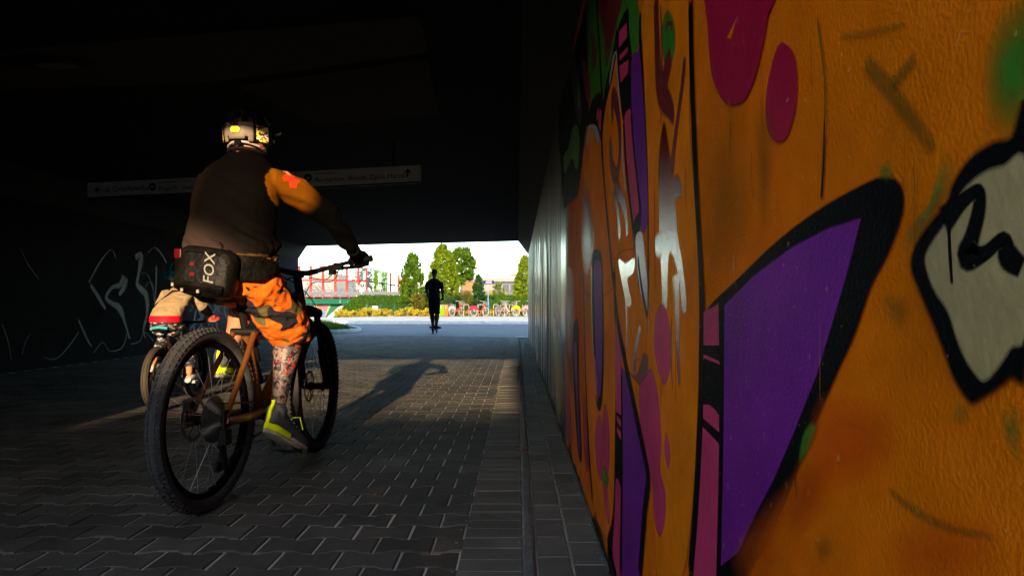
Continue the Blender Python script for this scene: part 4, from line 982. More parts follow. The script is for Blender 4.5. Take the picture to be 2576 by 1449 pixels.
st_ = facade('station_building', -7.6, 5.0, 95, 1.4, 4.15, 10, m_wht, [], 'long low white building with a grey window band', m_wht, .5, over=.5)
for k in range(7):
    wn = G().box((-1.3 + k * 1.05, -.06, 1.85), (1.0, .12, 1.15)).obj('window', m_frame, st_)
    G().box((-1.3 + k * 1.05, -.125, 1.85), (.84, .03, .99)).obj('pane', m_glassgrey, wn)
G().box((0.3, -.05, 2.55), (10.2, .1, .22)).obj('fascia', m_glassgrey, st_)
G().box((-4.9, -.12, 1.6), (2.5, .3, 2.2)).obj('brick_bay', m_brick_o, st_)
for k in range(3): G().box((-5.7 + k * .85, -.29, 1.75), (.08, .05, 1.9)).obj('pilaster', m_cream, st_)
g = G(); g.prism([(math.cos(t * math.pi / 10) * .45, math.sin(t * math.pi / 10) * .36) for t in range(11)], lambda a, b: (a - 4.75, -.42, b + 2.72), lambda a, b: (a - 4.75, -.34, b + 2.72)); g.obj('red_sign', m_red_steel, st_)
G().box((1.35, 5, 3.6), (2.0, 3, .75)).obj('rooftop_box', m_cream, st_)
G().box((-.6, 4, 3.4), (5.5, 3, .35)).obj('rooftop_duct', mat('duct_grey', (.3, .3, .32), .6), st_)

# --- street lamps, mast, signal, plates
def lamp_post(x, y, z0, h, arm, label, head=(.5, .2, .06)):
    l = empty('street_lamp', (x, y, z0), 0, label, 'street lamp')
    g = G(); g.tube([(0, 0, 0), (0, 0, h * .72), (arm * .05, 0, h * .85), (arm * .3, 0, h * .96), (arm * .7, 0, h), (arm, 0, h)], [.11, .09, .08, .07, .06, .05], 8); g.obj('post', m_lampw, l, smooth=True)
    g = G(); g.box((arm * 1.1, 0, h - .01), (abs(head[0]), head[1], head[2])); g.obj('lamp_head', m_dark_steel, l, bevel=.02)
    return l
P = px(1162, 700, 75); Q = px(1110 + 19, 688, 75)
lamp_post(P.x, 75, 1.5, px(0, 690, 75).z - 1.5, (px(1129, 0, 75) - px(1151.5, 0, 75)).x, 'white street lamp with its curved arm over the tall lime-green tree').location.x = px(1151.5, 0, 75).x
lamp_post(px(1160, 0, 78).x, 78, 1.5, px(0, 693, 78).z - 1.5, (px(1180, 0, 78) - px(1160, 0, 78)).x, 'white street lamp with its curved arm toward the long white building')
lt = lamp_post(px(1063, 0, 76).x, 76, 1.5, px(0, 661, 76).z - 1.5, (px(1078, 0, 76) - px(1063, 0, 76)).x, 'street lamp with a straight flat head between the two big trees')
ms = empty('mast', (px(1204.5, 0, 88).x, 88, 1.4), 0, 'tall thin pale mast behind the street-name sign', 'mast')
g = G(); g.tube([(0, 0, 0), (0, 0, px(0, 628, 88).z - 1.4)], [.13, .06], 8); g.obj('shaft', mat('mast_pale', (.30, .25, .25), .5), ms)
g = G(); g.box((-.35, 0, px(0, 654, 88).z - 1.4), (.25, .2, .14)); g.tube([(-.3, 0, px(0, 654, 88).z - 1.4), (0, 0, px(0, 654, 88).z - 1.4)], .03, 6); g.obj('camera_box', m_dark_steel, ms)
tl = empty('traffic_light', (px(925, 0, 65).x, 65, 1.62), 0, 'black traffic light on the road before the noise barrier', 'traffic light')
g = G(); g.tube([(0, 0, 0), (0, 0, 1.9)], .05, 8); g.obj('pole', m_galv, tl)
g = G(); g.box((.03, -.05, 1.45), (.28, .18, .9)); g.obj('signal_head', m_black, tl, bevel=.02)
for k in range(3):
    g = G(); g.tube([(.14, -.16, 1.73 - k * .28), (.24, -.16, 1.73 - k * .28)], .07, 10); g.obj('visor', m_black, tl)
for cx_, lab in ((1002, 'white square road plate on a thin post before the red frames'), (1278, 'white square road plate on a thin post before the ivy')):
    p = c4((cx_, 770))[0]; w_ = px(p[0], p[1], 66)
    t = empty('road_plate', (w_.x, 66, 1.62), 0, lab, 'sign')
    g = G(); g.tube([(0, 0, 0), (0, 0, w_.z - 1.6)], .03, 6); g.obj('post', m_galv, t)
    g = G(); g.box((0, -.04, w_.z - 1.62), (.42, .02, .40)); g.obj('plate', mat('plate_cream', (.24, .22, .18), .5), t, bevel=.01)
    g = G(); g.box((0, -.053, w_.z - 1.62), (.05, .004, .28)); g.box((0, -.053, w_.z - 1.55), (.26, .004, .04)); g.obj('symbol', m_galv, t)
# green mesh fence and white cabinet in the shrubs
fn = empty('mesh_fence', (px(923, 0, 52.6).x, 52.6, 0), 0, 'dark green mesh fence panel behind the golden shrubs', 'fence')
for k in range(4):
    g = G(); g.box((k * 1.05, 0, .48), (.07 if k else .16, .05, .98)); g.obj('post', m_green_steel if k else mat('fence_green', (.01, .06, .03), .6), fn)
g = G()
for k in range(32): g.tube([(.08 + k * .098, 0, .05), (.08 + k * .098, 0, .93)], .006, 4)
for k in range(6): g.tube([(0, 0, .06 + k * .17), (3.15, 0, .06 + k * .17)], .006, 4)
g.obj('mesh', mat('fence_wire', (.01, .05, .028), .6), fn)
cb = empty('utility_cabinet', (px(944, 0, 52.3).x, 52.3, 0), 0, 'small white utility cabinet among the golden shrubs', 'cabinet')
g = G(); g.box((0, 0, .40), (.40, .25, .80)); g.obj('body', m_white, cb, bevel=.01)
g = G(); g.box((0, 0, .82), (.44, .31, .04)); g.obj('lid', m_white, cb, bevel=.01)
g = G(); g.box((.1, -.13, .45), (.03, .02, .08)); g.obj('handle', m_black, cb)

# --- street-name sign
sg = empty('street_sign', (px(1230, 0, 51.2).x, 51.2, 0.0), 0, 'dark blue street-name sign on a blue and white post', 'sign')
g = G(); g.tube([(0, 0, 0), (-.06, 0, 1.45)], .055, 10); g.obj('lower_post', mat('post_blue', (.05, .15, .32), .8), sg)
g = G(); g.tube([(-.06, 0, 1.45), (-.07, 0, 2.72)], .022, 8); g.obj('upper_post', m_lampw, sg)
g = G(); g.box((-.02, -.04, 2.58), (.76, .03, .25)); g.obj('plate', mat('sign_blue', (.004, .008, .09), .8), sg, bevel=.01)
for k, (wd, z) in enumerate(((.34, 2.64), (.44, 2.54))):
    g = G(); rnd = random.Random(k); x = -.02 - wd / 2
    while x < wd / 2:
        l = rnd.uniform(.025, .05); g.box((x + l / 2, -.057, z), (l, .004, rnd.uniform(.04, .065))); x += l + .016
    tag(g.obj('lettering', m_white, sg), kind='stuff')

# --- recycling station
rb = empty('recycling_bins', (px(1101, 0, 49.6).x, 49.6, .09), 0, 'recycling station with yellow, green and orange fronts under a dark hood', 'recycling bin')
cols_ = (('yellow', (.42, .22, .003)), ('lime', (.075, .30, .003)), ('orange', (.40, .085, .008)))
for k, (nm, c) in enumerate(cols_):
    xx = -.06 + k * .335
    pn = G().box((xx, 0, .42), (.325, .5, .80)).obj('bin', m_black, rb, bevel=.01)
    fr = G().box((xx, -.262, .43), (.315, .02, .76)).obj('front_panel', mat('panel_' + nm, c, .85), pn)
    g = G(); g.box((xx, -.276, .62), (.06, .006, .10)); g.tube([(xx, -.273, .70), (xx, -.279, .70)], .035, 10); g.box((xx, -.276, .46), (.05, .006, .02)); g.obj('pictogram', m_white, rb)
g = G(); g.prism([(-.25, .84), (.88, .84), (.80, 1.0), (-.10, 1.02)], lambda a, b: (a, -.28, b), lambda a, b: (a, .28, b)); g.obj('hood', mat('hood_brown', (.014, .011, .009), .85), rb)
g = G(); g.box((.31, -.275, .835), (1.1, .02, .03)); g.obj('trim', m_galv, rb)

# --- bicycle stands
def stand(x, y, lab):
    s = empty('bicycle_stand', (x, y, .09), R(35), lab, 'bicycle stand', 'bicycle stands along the pavement')
    g = G(); w_ = .22; g.tube([(-w_, 0, 0), (-w_, 0, .74), (-w_ + .03, 0, .81), (-w_ + .10, 0, .85), (w_ - .10, 0, .85), (w_ - .03, 0, .81), (w_, 0, .74), (w_, 0, 0)], .026, 8); g.obj('hoop', m_lampw, s, smooth=True)
    for sx_ in (-w_, w_):
        g = G(); g.tube([(sx_, 0, .42), (sx_, 0, .56)], .0285, 8); g.obj('red_band', m_red_steel, s)
for k, (cx_, lab) in enumerate([(600, 'beside the recycling bins'), (800, 'between the first red bicycle and the pink-skirted bicycle'), (994, 'behind the pink-skirted bicycle'), (1200, 'just right of the blue street sign post'), (1412, 'behind the yellow-skirted bicycle'), (1625, 'at the end of the mural wall')]):
    x = (1060 + cx_ / 5.176) * .9659; stand((x - VX) / FPX * 50.2, 50.2, 'pale hoop bicycle stand ' + lab)
# hire bicycles, riders, scooter
m_rubber = mat('tyre_rubber', (0.036, 0.036, 0.039), 0.8, var=0.3, scale=30, bump=0.3, bscale=150)
m_blk_metal = mat('black_metal', (0.007, 0.007, 0.008), 0.38, spec=0.3)
m_steel = mat('steel', (0.35, 0.34, 0.33), 0.3, metal=1.0, var=.2)
m_copper = mat('bronze_frame', (0.19, 0.068, 0.014), 0.4, metal=0.55, coat=0.4, var=.1)
m_spoke = mat('spoke_steel', (0.30, 0.30, 0.31), 0.35, metal=0.8)
m_plastic = mat('black_plastic', (0.0016, 0.0016, 0.0018), 0.7, spec=0.05)

def ring(c, r, axis_y=0, n=48):
    return [(c[0], c[1] + math.cos(2 * math.pi * k / n) * r, c[2] + math.sin(2 * math.pi * k / n) * r) for k in range(n)]
def wheel(parent, c, r, tw, knobs=True, rim_m=None, tyre_m=None, spokes=28, rotor=0, name='wheel', hub_w=.11, spoke_r=.0011, rim_d=.022):
    """a wheel in the local Y-Z plane"""
    wh = bpy.data.objects.new(name, None); col.objects.link(wh); wh.parent = parent; wh.location = c; wh.empty_display_size = .1
    g = G(); g.tube(ring((0, 0, 0), r - tw / 2 - (.004 if knobs else 0), n=56), tw / 2, 12, closed=True)
    if knobs:
        nk = 84
        for k in range(nk):
            for j, (xo, ang, sz) in enumerate(((-.80, -.9, (.013, .015, .008)), (-.36, -.38, (.012, .016, .008)), (.36, .38, (.012, .016, .008)), (.80, .9, (.013, .015, .008)))):
                t = 2 * math.pi * (k + (.5 if j in (1, 2) else 0)) / nk
                rr = r - tw / 2 - .004 + tw / 2 * math.cos(ang) - .0005; x = tw / 2 * math.sin(ang)
                rot = Matrix.Rotation(t - math.pi / 2, 3, 'X') @ Matrix.Rotation(ang, 3, 'Y')
                g.box((x, math.cos(t) * rr, math.sin(t) * rr), sz, rot)
    g.obj('tyre', tyre_m or m_rubber, wh, smooth=True)
    rr = r - tw - .004
    g = G(); prof = [(-.014, 0), (.014, 0), (.013, -rim_d), (-.013, -rim_d)]; n = 56
    for k in range(n):
        t = 2 * math.pi * k / n
        for a, b in prof: g.v.append((a, math.cos(t) * (rr + b + .004), math.sin(t) * (rr + b + .004)))
    for k in range(n):
        for j in range(4): g.f.append((k * 4 + j, k * 4 + (j + 1) % 4, ((k + 1) % n) * 4 + (j + 1) % 4, ((k + 1) % n) * 4 + j))
    g.obj('rim', rim_m or m_plastic, wh, smooth=True)
    g = G(); g.tube([(-hub_w / 2, 0, 0), (-hub_w / 2 + .02, 0, 0), (-.02, 0, 0), (.02, 0, 0), (hub_w / 2 - .02, 0, 0), (hub_w / 2, 0, 0)], [.012, .028, .018, .018, .028, .012], 12); g.obj('hub', m_plastic, wh, smooth=True)
    if spokes:
        g = G()
        for k in range(spokes):
            t = 2 * math.pi * k / spokes; sd = 1 if k % 2 else -1; t2 = t + (.55 if (k // 2) % 2 else -.55)
            g.tube([(sd * hub_w * .3, math.cos(t2) * .026, math.sin(t2) * .026), (0, math.cos(t) * (rr - rim_d + .006), math.sin(t) * (rr - rim_d + .006))], spoke_r, 4, caps=False)
        g.obj('spokes', m_spoke, wh)
    if rotor:
        g = G(); n = 40; x0 = -hub_w / 2 + .012
        for k in range(n):
            t = 2 * math.pi * k / n
            for a, b in ((-.001, rotor), (-.001, rotor - .016), (.001, rotor - .016), (.001, rotor)): g.v.append((x0 + a, math.cos(t) * b, math.sin(t) * b))
        for k in range(n):
            for j in range(4): g.f.append((k * 4 + j, k * 4 + (j + 1) % 4, ((k + 1) % n) * 4 + (j + 1) % 4, ((k + 1) % n) * 4 + j))
        for k in range(6):
            t = 2 * math.pi * k / 6; g.tube([(x0, math.cos(t + .5) * .03, math.sin(t + .5) * .03), (x0, math.cos(t) * (rotor - .012), math.sin(t) * (rotor - .012))], .003, 4)
        g.obj('brake_disc', m_steel, wh)
    return wh
def gear(g, x, c, r, teeth, th=.0022, tooth=.006):
    n = teeth * 2; v = []
    for s in (-th / 2, th / 2):
        for k in range(n):
            t = 2 * math.pi * k / n; rr = r + (tooth if k % 2 else 0)
            v.append((x + s, c[0] + math.cos(t) * rr, c[1] + math.sin(t) * rr))
        for k in range(n):
            t = 2 * math.pi * k / n; v.append((x + s, c[0] + math.cos(t) * r * .72, c[1] + math.sin(t) * r * .72))
    f = []
    for k in range(n):
        j = (k + 1) % n
        f += [(k, j, n + j, n + k), (2 * n + k, 3 * n + k, 3 * n + j, 2 * n + j), (k, 2 * n + k, 2 * n + j, j), (n + k, n + j, 3 * n + j, 3 * n + k)]
    g.add(v, f)

# ================================================================ full-suspension mountain bike
BIKE_AT, BIKE_RZ = (-1.257, 2.82, 0.0), R(-6.5)
bike = empty('mountain_bike', BIKE_AT, BIKE_RZ, 'bronze full-suspension mountain bike under the adult rider', 'bicycle')
WR = 0.372; AX = (0, 0, WR); BB = (0, .44, .335)
rw = wheel(bike, AX, WR, .058, rotor=.09, hub_w=.14)
g = G()
for k in range(11): gear(g, .030 + k * .0038, (0, 0), .092 - k * .0066, 46 - k * 3)
cas = g.obj('cassette', m_steel, rw)
g = G(); g.tube([(.03, 0, 0), (.082, 0, 0)], .022, 10); g.obj('axle', m_blk_metal, rw)
# frame
g = G()
g.tube([(0, .44, .335), (0, .40, .45), (0, .36, .56), (0, .315, .70)], [.030, .026, .024, .024], 12); fr = g.obj('frame', m_copper, bike, smooth=True)
g = G(); g.tube([(0, .325, .68), (0, .55, .75), (0, .87, .86)], [.021, .024, .028], 12); g.obj('top_tube', m_copper, fr, smooth=True)
g = G(); g.tube([(0, .455, .335), (0, .66, .52), (0, .905, .79)], [.034, .036, .032], 12); g.obj('down_tube', m_copper, fr, smooth=True)
g = G(); g.tube([(0, .868, .90), (0, .918, .775)], .031, 14); g.obj('head_tube', m_copper, fr, smooth=True)
for s in (-1, 1):
    g = G(); g.tube([(s * .078, 0, .375), (s * .074, .05, .43), (s * .060, .20, .60), (s * .048, .30, .715)], [.013, .0125, .012, .013], 10); g.obj('seat_stay', m_copper, fr, smooth=True)
    g = G(); g.tube([(s * .078, 0, .368), (s * .072, .06, .355), (s * .055, .30, .345), (s * .035, .43, .345)], [.014, .015, .016, .018], 10, flat=1.2); g.obj('chain_stay', m_copper, fr, smooth=True)
    g = G(); g.box((s * .080, .0, .375), (.012, .05, .075)); g.obj('dropout', m_blk_metal, fr, bevel=.004)
g = G(); g.tube([(-.06, .30, .715), (.06, .30, .715)], .016, 10); g.obj('rocker_axle', m_blk_metal, fr, smooth=True)
g = G(); g.tube([(-.042, .44, .335), (.042, .44, .335)], .036, 16); g.obj('bottom_bracket', m_blk_metal, fr, smooth=True)
sh = G(); sh.tube([(0, .315, .715), (0, .35, .66), (0, .40, .58)], [.02, .03, .028], 12); sh.tube([(0, .40, .58), (0, .46, .47)], .013, 10); sh.obj('shock_absorber', m_blk_metal, bike, smooth=True)
g = G(); g.tube([(.03, .318, .70), (.03, .335, .675), (.03, .35, .655)], [.016, .022, .018], 12); g.obj('shock_reservoir', m_blk_metal, bike, smooth=True)
g = G(); g.tube([(0, .315, .70), (0, .245, .895)], .0165, 12); g.obj('seat_post', m_blk_metal, bike, smooth=True)
g = G(); g.loft([((0, .05, .925), (.068, 0, 0), (0, 0, .018)), ((0, .08, .932), (.074, 0, 0), (0, 0, .024)), ((0, .15, .930), (.060, 0, 0), (0, 0, .024)), ((0, .23, .926), (.028, 0, 0), (0, 0, .022)), ((0, .31, .922), (.019, 0, 0), (0, 0, .018)), ((0, .325, .918), (.010, 0, 0), (0, 0, .010))], 16)
g.tube([(-.022, .08, .905), (-.022, .24, .892), (-.02, .29, .908)], .0045, 6); g.tube([(.022, .08, .905), (.022, .24, .892), (.02, .29, .908)], .0045, 6)
g.obj('saddle', m_plastic, bike, smooth=True)
# front end, turned slightly left
STEER = Matrix.Translation((0, .915, 0)) @ Matrix.Rotation(R(5), 4, 'Z') @ Matrix.Translation((0, -.915, 0))
front = bpy.data.objects.new('front_end', None); col.objects.link(front); front.parent = bike; front.matrix_local = STEER; front.empty_display_size = .1
fw = wheel(front, (0, 1.165, WR), WR, .057, rotor=.09, hub_w=.11)
fa = Vector((0, 1.165, WR)); crown = Vector((0, .945, .80)); dr = (Vector((0, 1.12, WR)) - Vector((0, .918, .80))).normalized()
for s in (-1, 1):
    lo = Vector((s * .068, 1.150, WR)); up = Vector((s * .066, .955, .775)); mid = lo.lerp(up, .52)
    g = G(); g.tube([up + (up - lo) * .04, mid], .0165, 12); g.tube([mid + (up - lo) * .02, mid, lo.lerp(up, .1), lo + Vector((0, .02, -.005))], [.023, .025, .022, .018], 12); g.obj('fork_leg', m_plastic, front, smooth=True)
g = G(); g.loft([((-.09, .955, .79), (0, .028, 0), (0, 0, .022)), ((-.05, .945, .80), (0, .034, 0), (0, 0, .030)), ((0, .935, .805), (0, .036, 0), (0, 0, .034)), ((.05, .945, .80), (0, .034, 0), (0, 0, .030)), ((.09, .955, .79), (0, .028, 0), (0, 0, .022))], 12); g.obj('fork_crown', m_plastic, front, smooth=True)
g = G(); g.loft([((-.085, 1.03, .66), (0, .018, 0), (0, 0, .012)), ((0, 1.00, .77), (0, .03, 0), (0, 0, .012)), ((.085, 1.03, .66), (0, .018, 0), (0, 0, .012))], 10); g.obj('fork_brace', m_plastic, front, smooth=True)
g = G(); g.tube([(0, .872, .91), (0, .850, .965), (0, .842, .985)], .022, 12); g.tube([(0, .850, .985), (0, .895, .998)], .022, 12); g.obj('stem', m_plastic, front, smooth=True)
BARZ = 1.005
bar = [(-.385, .855, BARZ + .075), (-.26, .872, BARZ + .055), (-.11, .893, BARZ + .018), (-.04, .897, BARZ), (.04, .897, BARZ), (.11, .893, BARZ + .018), (.26, .872, BARZ + .055), (.385, .855, BARZ + .075)]
g = G(); g.tube(bar, [.011, .011, .014, .016, .016, .014, .011, .011], 12); hb = g.obj('handlebar', m_plastic, front, smooth=True)
for s in (-1, 1):
    g = G(); g.tube([(s * .265, .871, BARZ + .056), (s * .30, .866, BARZ + .062), (s * .392, .854, BARZ + .076)], [.017, .0165, .018], 12); g.obj('grip', m_plastic, hb, smooth=True)
    g = G(); g.tube([(s * .20, .895, BARZ + .03), (s * .225, .93, BARZ + .03), (s * .30, .945, BARZ + .035), (s * .345, .935, BARZ + .045)], [.010, .009, .007, .006], 8); g.box((s * .205, .885, BARZ + .035), (.045, .035, .04)); g.obj('brake_lever', m_plastic, hb)
    g = G(); g.box((s * .17, .892, BARZ + .018), (.03, .04, .05)); g.tube([(s * .17, .88, BARZ), (s * .21, .86, BARZ + .005)], .006, 6); g.obj('shifter', m_plastic, hb)
for k, q in enumerate([[(.20, .92, BARZ + .02), (.14, .99, BARZ - .04), (.04, .97, BARZ - .05), (0, .92, .86)], [(.17, .90, BARZ + .0), (.10, 1.0, BARZ - .03), (.0, 1.0, BARZ - .02), (-.10, .96, BARZ - .04), (-.03, .90, .80)], [(-.20, .92, BARZ + .02), (-.06, 1.02, BARZ - .06), (.05, 1.03, .80), (.075, 1.08, .55), (.07, 1.14, .42)]]):
    g = G(); g.tube(catmull(q, 6, False), .0026, 6); g.obj('cable', m_plastic, front, smooth=True)
bpy.context.view_layer.update()
for ch in list(front.children):
    ml = ch.matrix_local.copy(); ch.parent = bike; ch.matrix_local = STEER @ ml
bpy.data.objects.remove(front)
# cranks, chain, derailleur
CR = .170; ang = R(-96)
g = G(); gear(g, .048, (.44, .335), .060, 32, .003); g.tube([(.046, .44, .335), (.052, .44, .335)], .045, 16); g.obj('chainring', m_blk_metal, bike)
def crank(s, a):
    e = (s * .075, .44 + math.cos(a) * CR, .335 + math.sin(a) * CR)
    g = G(); g.tube([(s * .06, .44, .335), (s * .066, .44 + math.cos(a) * CR * .5, .335 + math.sin(a) * CR * .5), e], [.017, .012, .014], 10, flat=.8); c = g.obj('crank', m_blk_metal, bike, smooth=True)
    p = (s * .145, e[1], e[2])
    g = G(); g.tube([(s * .075, e[1], e[2]), (s * .11, e[1], e[2])], .008, 8)
    rot = Matrix.Rotation(R(-20), 3, 'X')
    for dy in (-.045, .045): g.box((p[0], p[1] + dy * math.cos(R(20)), p[2] - dy * math.sin(R(20))), (.10, .014, .016), rot)
    for dx in (-.045, 0, .045): g.box((p[0] + dx, p[1], p[2]), (.014, .09, .012), rot)
    for dx in (-.045, -.015, .015, .045):
        for dy in (-.05, .05): g.tube([(p[0] + dx, p[1] + dy, p[2] - .02 - dy * .34), (p[0] + dx, p[1] + dy, p[2] + .016 - dy * .34)], .002, 5)
    g.obj('pedal', m_blk_metal, c); return p
PR = crank(1, ang); PL = crank(-1, ang + math.pi)
g = G(); ch = [(.046, .0, WR + .065), (.047, .22, .41), (.048, .44, .395), (.048, .49, .36), (.048, .50, .33), (.048, .44, .274), (.046, .10, .20), (.046, .03, .165), (.046, -.005, .18), (.046, .0, .21), (.046, .03, .25), (.046, .06, .29), (.046, .055, .33)]
g.tube(ch, .0042, 6); g.obj('chain', m_blk_metal, bike)
g = G(); g.box((.072, .01, .30), (.03, .045, .06)); g.box((.058, .02, .225), (.014, .03, .12), Matrix.Rotation(R(12), 3, 'X')); g.tube([(.040, .03, .265), (.054, .03, .265)], .022, 14); g.tube([(.040, .0, .18), (.054, .0, .18)], .022, 14); g.obj('derailleur', m_blk_metal, bike)
g = G(); g.box((-.085, .01, .42), (.03, .05, .06)); g.obj('brake_caliper', m_blk_metal, bike, bevel=.005)

# ================================================================ riders
m_skin = mat('skin', (0.56, 0.30, 0.20), 0.55, var=0.10, scale=25, bump=0.1, bscale=120)
def seg(g, pts, rad, n=14): g.tube(pts, rad, n)
def limb(g, a, b, ra, rb, bulge=0.0, at=.35):
    a, b = Vector(a), Vector(b); pts = []; rr = []
    for i in range(8):
        t = i / 7; pts.append(a.lerp(b, t)); rr.append(ra + (rb - ra) * t + bulge * math.exp(-((t - at) / .22) ** 2))
    g.tube(pts, rr, 14)

def hand(g, wrist, grip_c, grip_dir, back, s=1.0, side=1):
    """palm and five curled fingers closing round a grip"""
    gd = Vector(grip_dir).normalized(); bk = Vector(back).normalized(); gc = Vector(grip_c); w_ = Vector(wrist)
    up = gd.cross(bk).normalized()
    if up.z < 0: up = -up
    palm = gc + up * .020 * s + bk * .028 * s
    g.loft([(w_, gd * .026 * s, up * .020 * s), (w_.lerp(palm, .5), gd * .032 * s, up * .020 * s), (palm, gd * .040 * s, up * .017 * s), (gc + up * .026 * s - bk * .002, gd * .039 * s, up * .012 * s)], 12)
    for k, (o, l, r) in enumerate(((-.030, 1.0, .0092), (-.010, 1.12, .0096), (.011, 1.05, .0092), (.030, .86, .0082))):
        o *= -side; b = gc + gd * o * s
        g.tube([b + up * .024 * s, b + up * .024 * s - bk * .022 * s * l, b + up * .004 * s - bk * .034 * s * l, b - up * .018 * s - bk * .022 * s * l, b - up * .026 * s + bk * .004 * s], [r * s * 1.05, r * s * 1.05, r * s, r * s * .95, r * s * .8], 8)
    b = gc - gd * .040 * s * -side * -1
    b = gc + gd * (.044 * s) * side * -1
    g.tube([palm + gd * .03 * s * -side, b + bk * .016 * s, b - up * .016 * s + bk * .004 * s, b - up * .024 * s - bk * .014 * s], [.011 * s, .0105 * s, .0095 * s, .008 * s], 8)

def head_geo(g, c, s=1.0, yaw=0.0, pitch=0.0):
    """skull, jaw, nose, ears; +Y is the face"""
    M = Matrix.Translation(c) @ Matrix.Rotation(yaw, 4, 'Z') @ Matrix.Rotation(pitch, 4, 'X') @ Matrix.Scale(s, 4)
    h = G(); h.ball((0, -.01, .02), (.076, .096, .105), 20, 14); h.loft([((0, .02, .03), (.066, 0, 0), (0, .075, 0)), ((0, .03, -.04), (.058, 0, 0), (0, .066, 0)), ((0, .045, -.085), (.042, 0, 0), (0, .05, 0)), ((0, .055, -.105), (.022, 0, 0), (0, .028, 0))], 16)
    h.loft([((0, .09, .02), (.010, 0, 0), (0, .008, 0)), ((0, .105, -.015), (.013, 0, 0), (0, .016, 0)), ((0, .098, -.03), (.012, 0, 0), (0, .012, 0))], 10)
    h.tube([(-.022, .094, -.055), (0, .102, -.056), (.022, .094, -.055)], [.005, .008, .005], 8)
    for sd in (-1, 1):
        h.ball((sd * .079, -.005, -.005), (.010, .019, .031), 10, 8); h.ball((sd * .03, .083, .018), (.013, .010, .008), 8, 6)
    g.add([M @ Vector(v) for v in h.v], h.f); return M

def wrinkle(me, amp, sc, seed, zr=None):
    co = [v.co.copy() for v in me.vertices]; no = [v.normal.copy() for v in me.vertices]
    for v, c, n in zip(me.vertices, co, no):
        k = noise.noise(Vector((c.x * sc[0] + seed, c.y * sc[1], c.z * sc[2]))) + .5 * noise.noise(Vector((c.x * sc[0] * 2.3, c.y * sc[1] * 2.3 + seed, c.z * sc[2] * 2.3)))
        ridge = 1 - abs(k) * 2
        a = amp * (zr(c) if zr else 1)
        v.co = c + n * a * (ridge - .5)

rider = empty('person', BIKE_AT, BIKE_RZ, 'adult rider in dark jersey and orange camouflage shorts pedalling the bronze bike', 'person')
HD = Vector((-.05, .455, 1.600))
g = G(); head_geo(g, HD, 1.02, R(2), R(6))
limb(g, (-.05, .395, 1.46), (-.05, .435, 1.575), .070, .062)
g.loft([((0, .17, .94), (.16, 0, 0), (0, .12, 0)), ((0, .19, 1.08), (.165, 0, 0), (0, .12, 0)), ((-.02, .25, 1.25), (.165, 0, 0), (0, .115, 0)), ((-.04, .33, 1.40), (.17, 0, 0), (0, .10, 0)), ((-.05, .385, 1.49), (.10, 0, 0), (0, .07, 0))], 18)
SR, SLf = Vector((.130, .375, 1.410)), Vector((-.205, .37, 1.400))
ER, EL_ = Vector((.285, .60, 1.265)), Vector((-.34, .58, 1.24))
WRr, WRl = Vector((.335, .795, 1.105)), Vector((-.335, .775, 1.105))
for S_, E_, W_ in ((SR, ER, WRr), (SLf, EL_, WRl)):
    limb(g, S_, E_, .052, .042); limb(g, E_, W_, .043, .028, .006, .25)
HR, HL = Vector((.095, .19, .955)), Vector((-.095, .19, .955))
KR, KL = Vector((.125, .50, .725)), Vector((-.125, .585, .90))
AR, AL = Vector((.118, .378, .352)), Vector((-.125, .375, .595))
for H_, K_, A_ in ((HR, KR, AR), (HL, KL, AL)):
    limb(g, H_, K_, .088, .060); limb(g, K_, A_, .054, .033, .016, .30)
# feet inside the shoes
HEELR, TOER = Vector((.112, .325, .303)), Vector((.155, .555, .172))
HEELL, TOEL = Vector((-.125, .325, .555)), Vector((-.140, .575, .515))
for A_, he, to in ((AR, HEELR, TOER), (AL, HEELL, TOEL)):
    g.tube([A_, he.lerp(to, .2) + Vector((0, 0, .03)), he.lerp(to, .55), to], [.034, .036, .036, .024], 12)
body = remesh(g, .0085, 5)
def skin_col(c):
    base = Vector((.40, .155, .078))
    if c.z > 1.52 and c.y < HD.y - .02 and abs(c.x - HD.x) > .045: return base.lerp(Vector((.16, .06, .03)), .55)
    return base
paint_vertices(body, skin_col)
inked = body.attributes.new('inked', 'FLOAT', 'POINT')
inked.data.foreach_set('value', [smooth01((v.co.z - .355) / .05) if v.co.z < .80 and v.co.x > .02 and v.co.y > .2 else 0.0 for v in body.vertices])
m_body = attr_mat('rider_skin', .5, bump=.15, bscale=90, spec=.3)
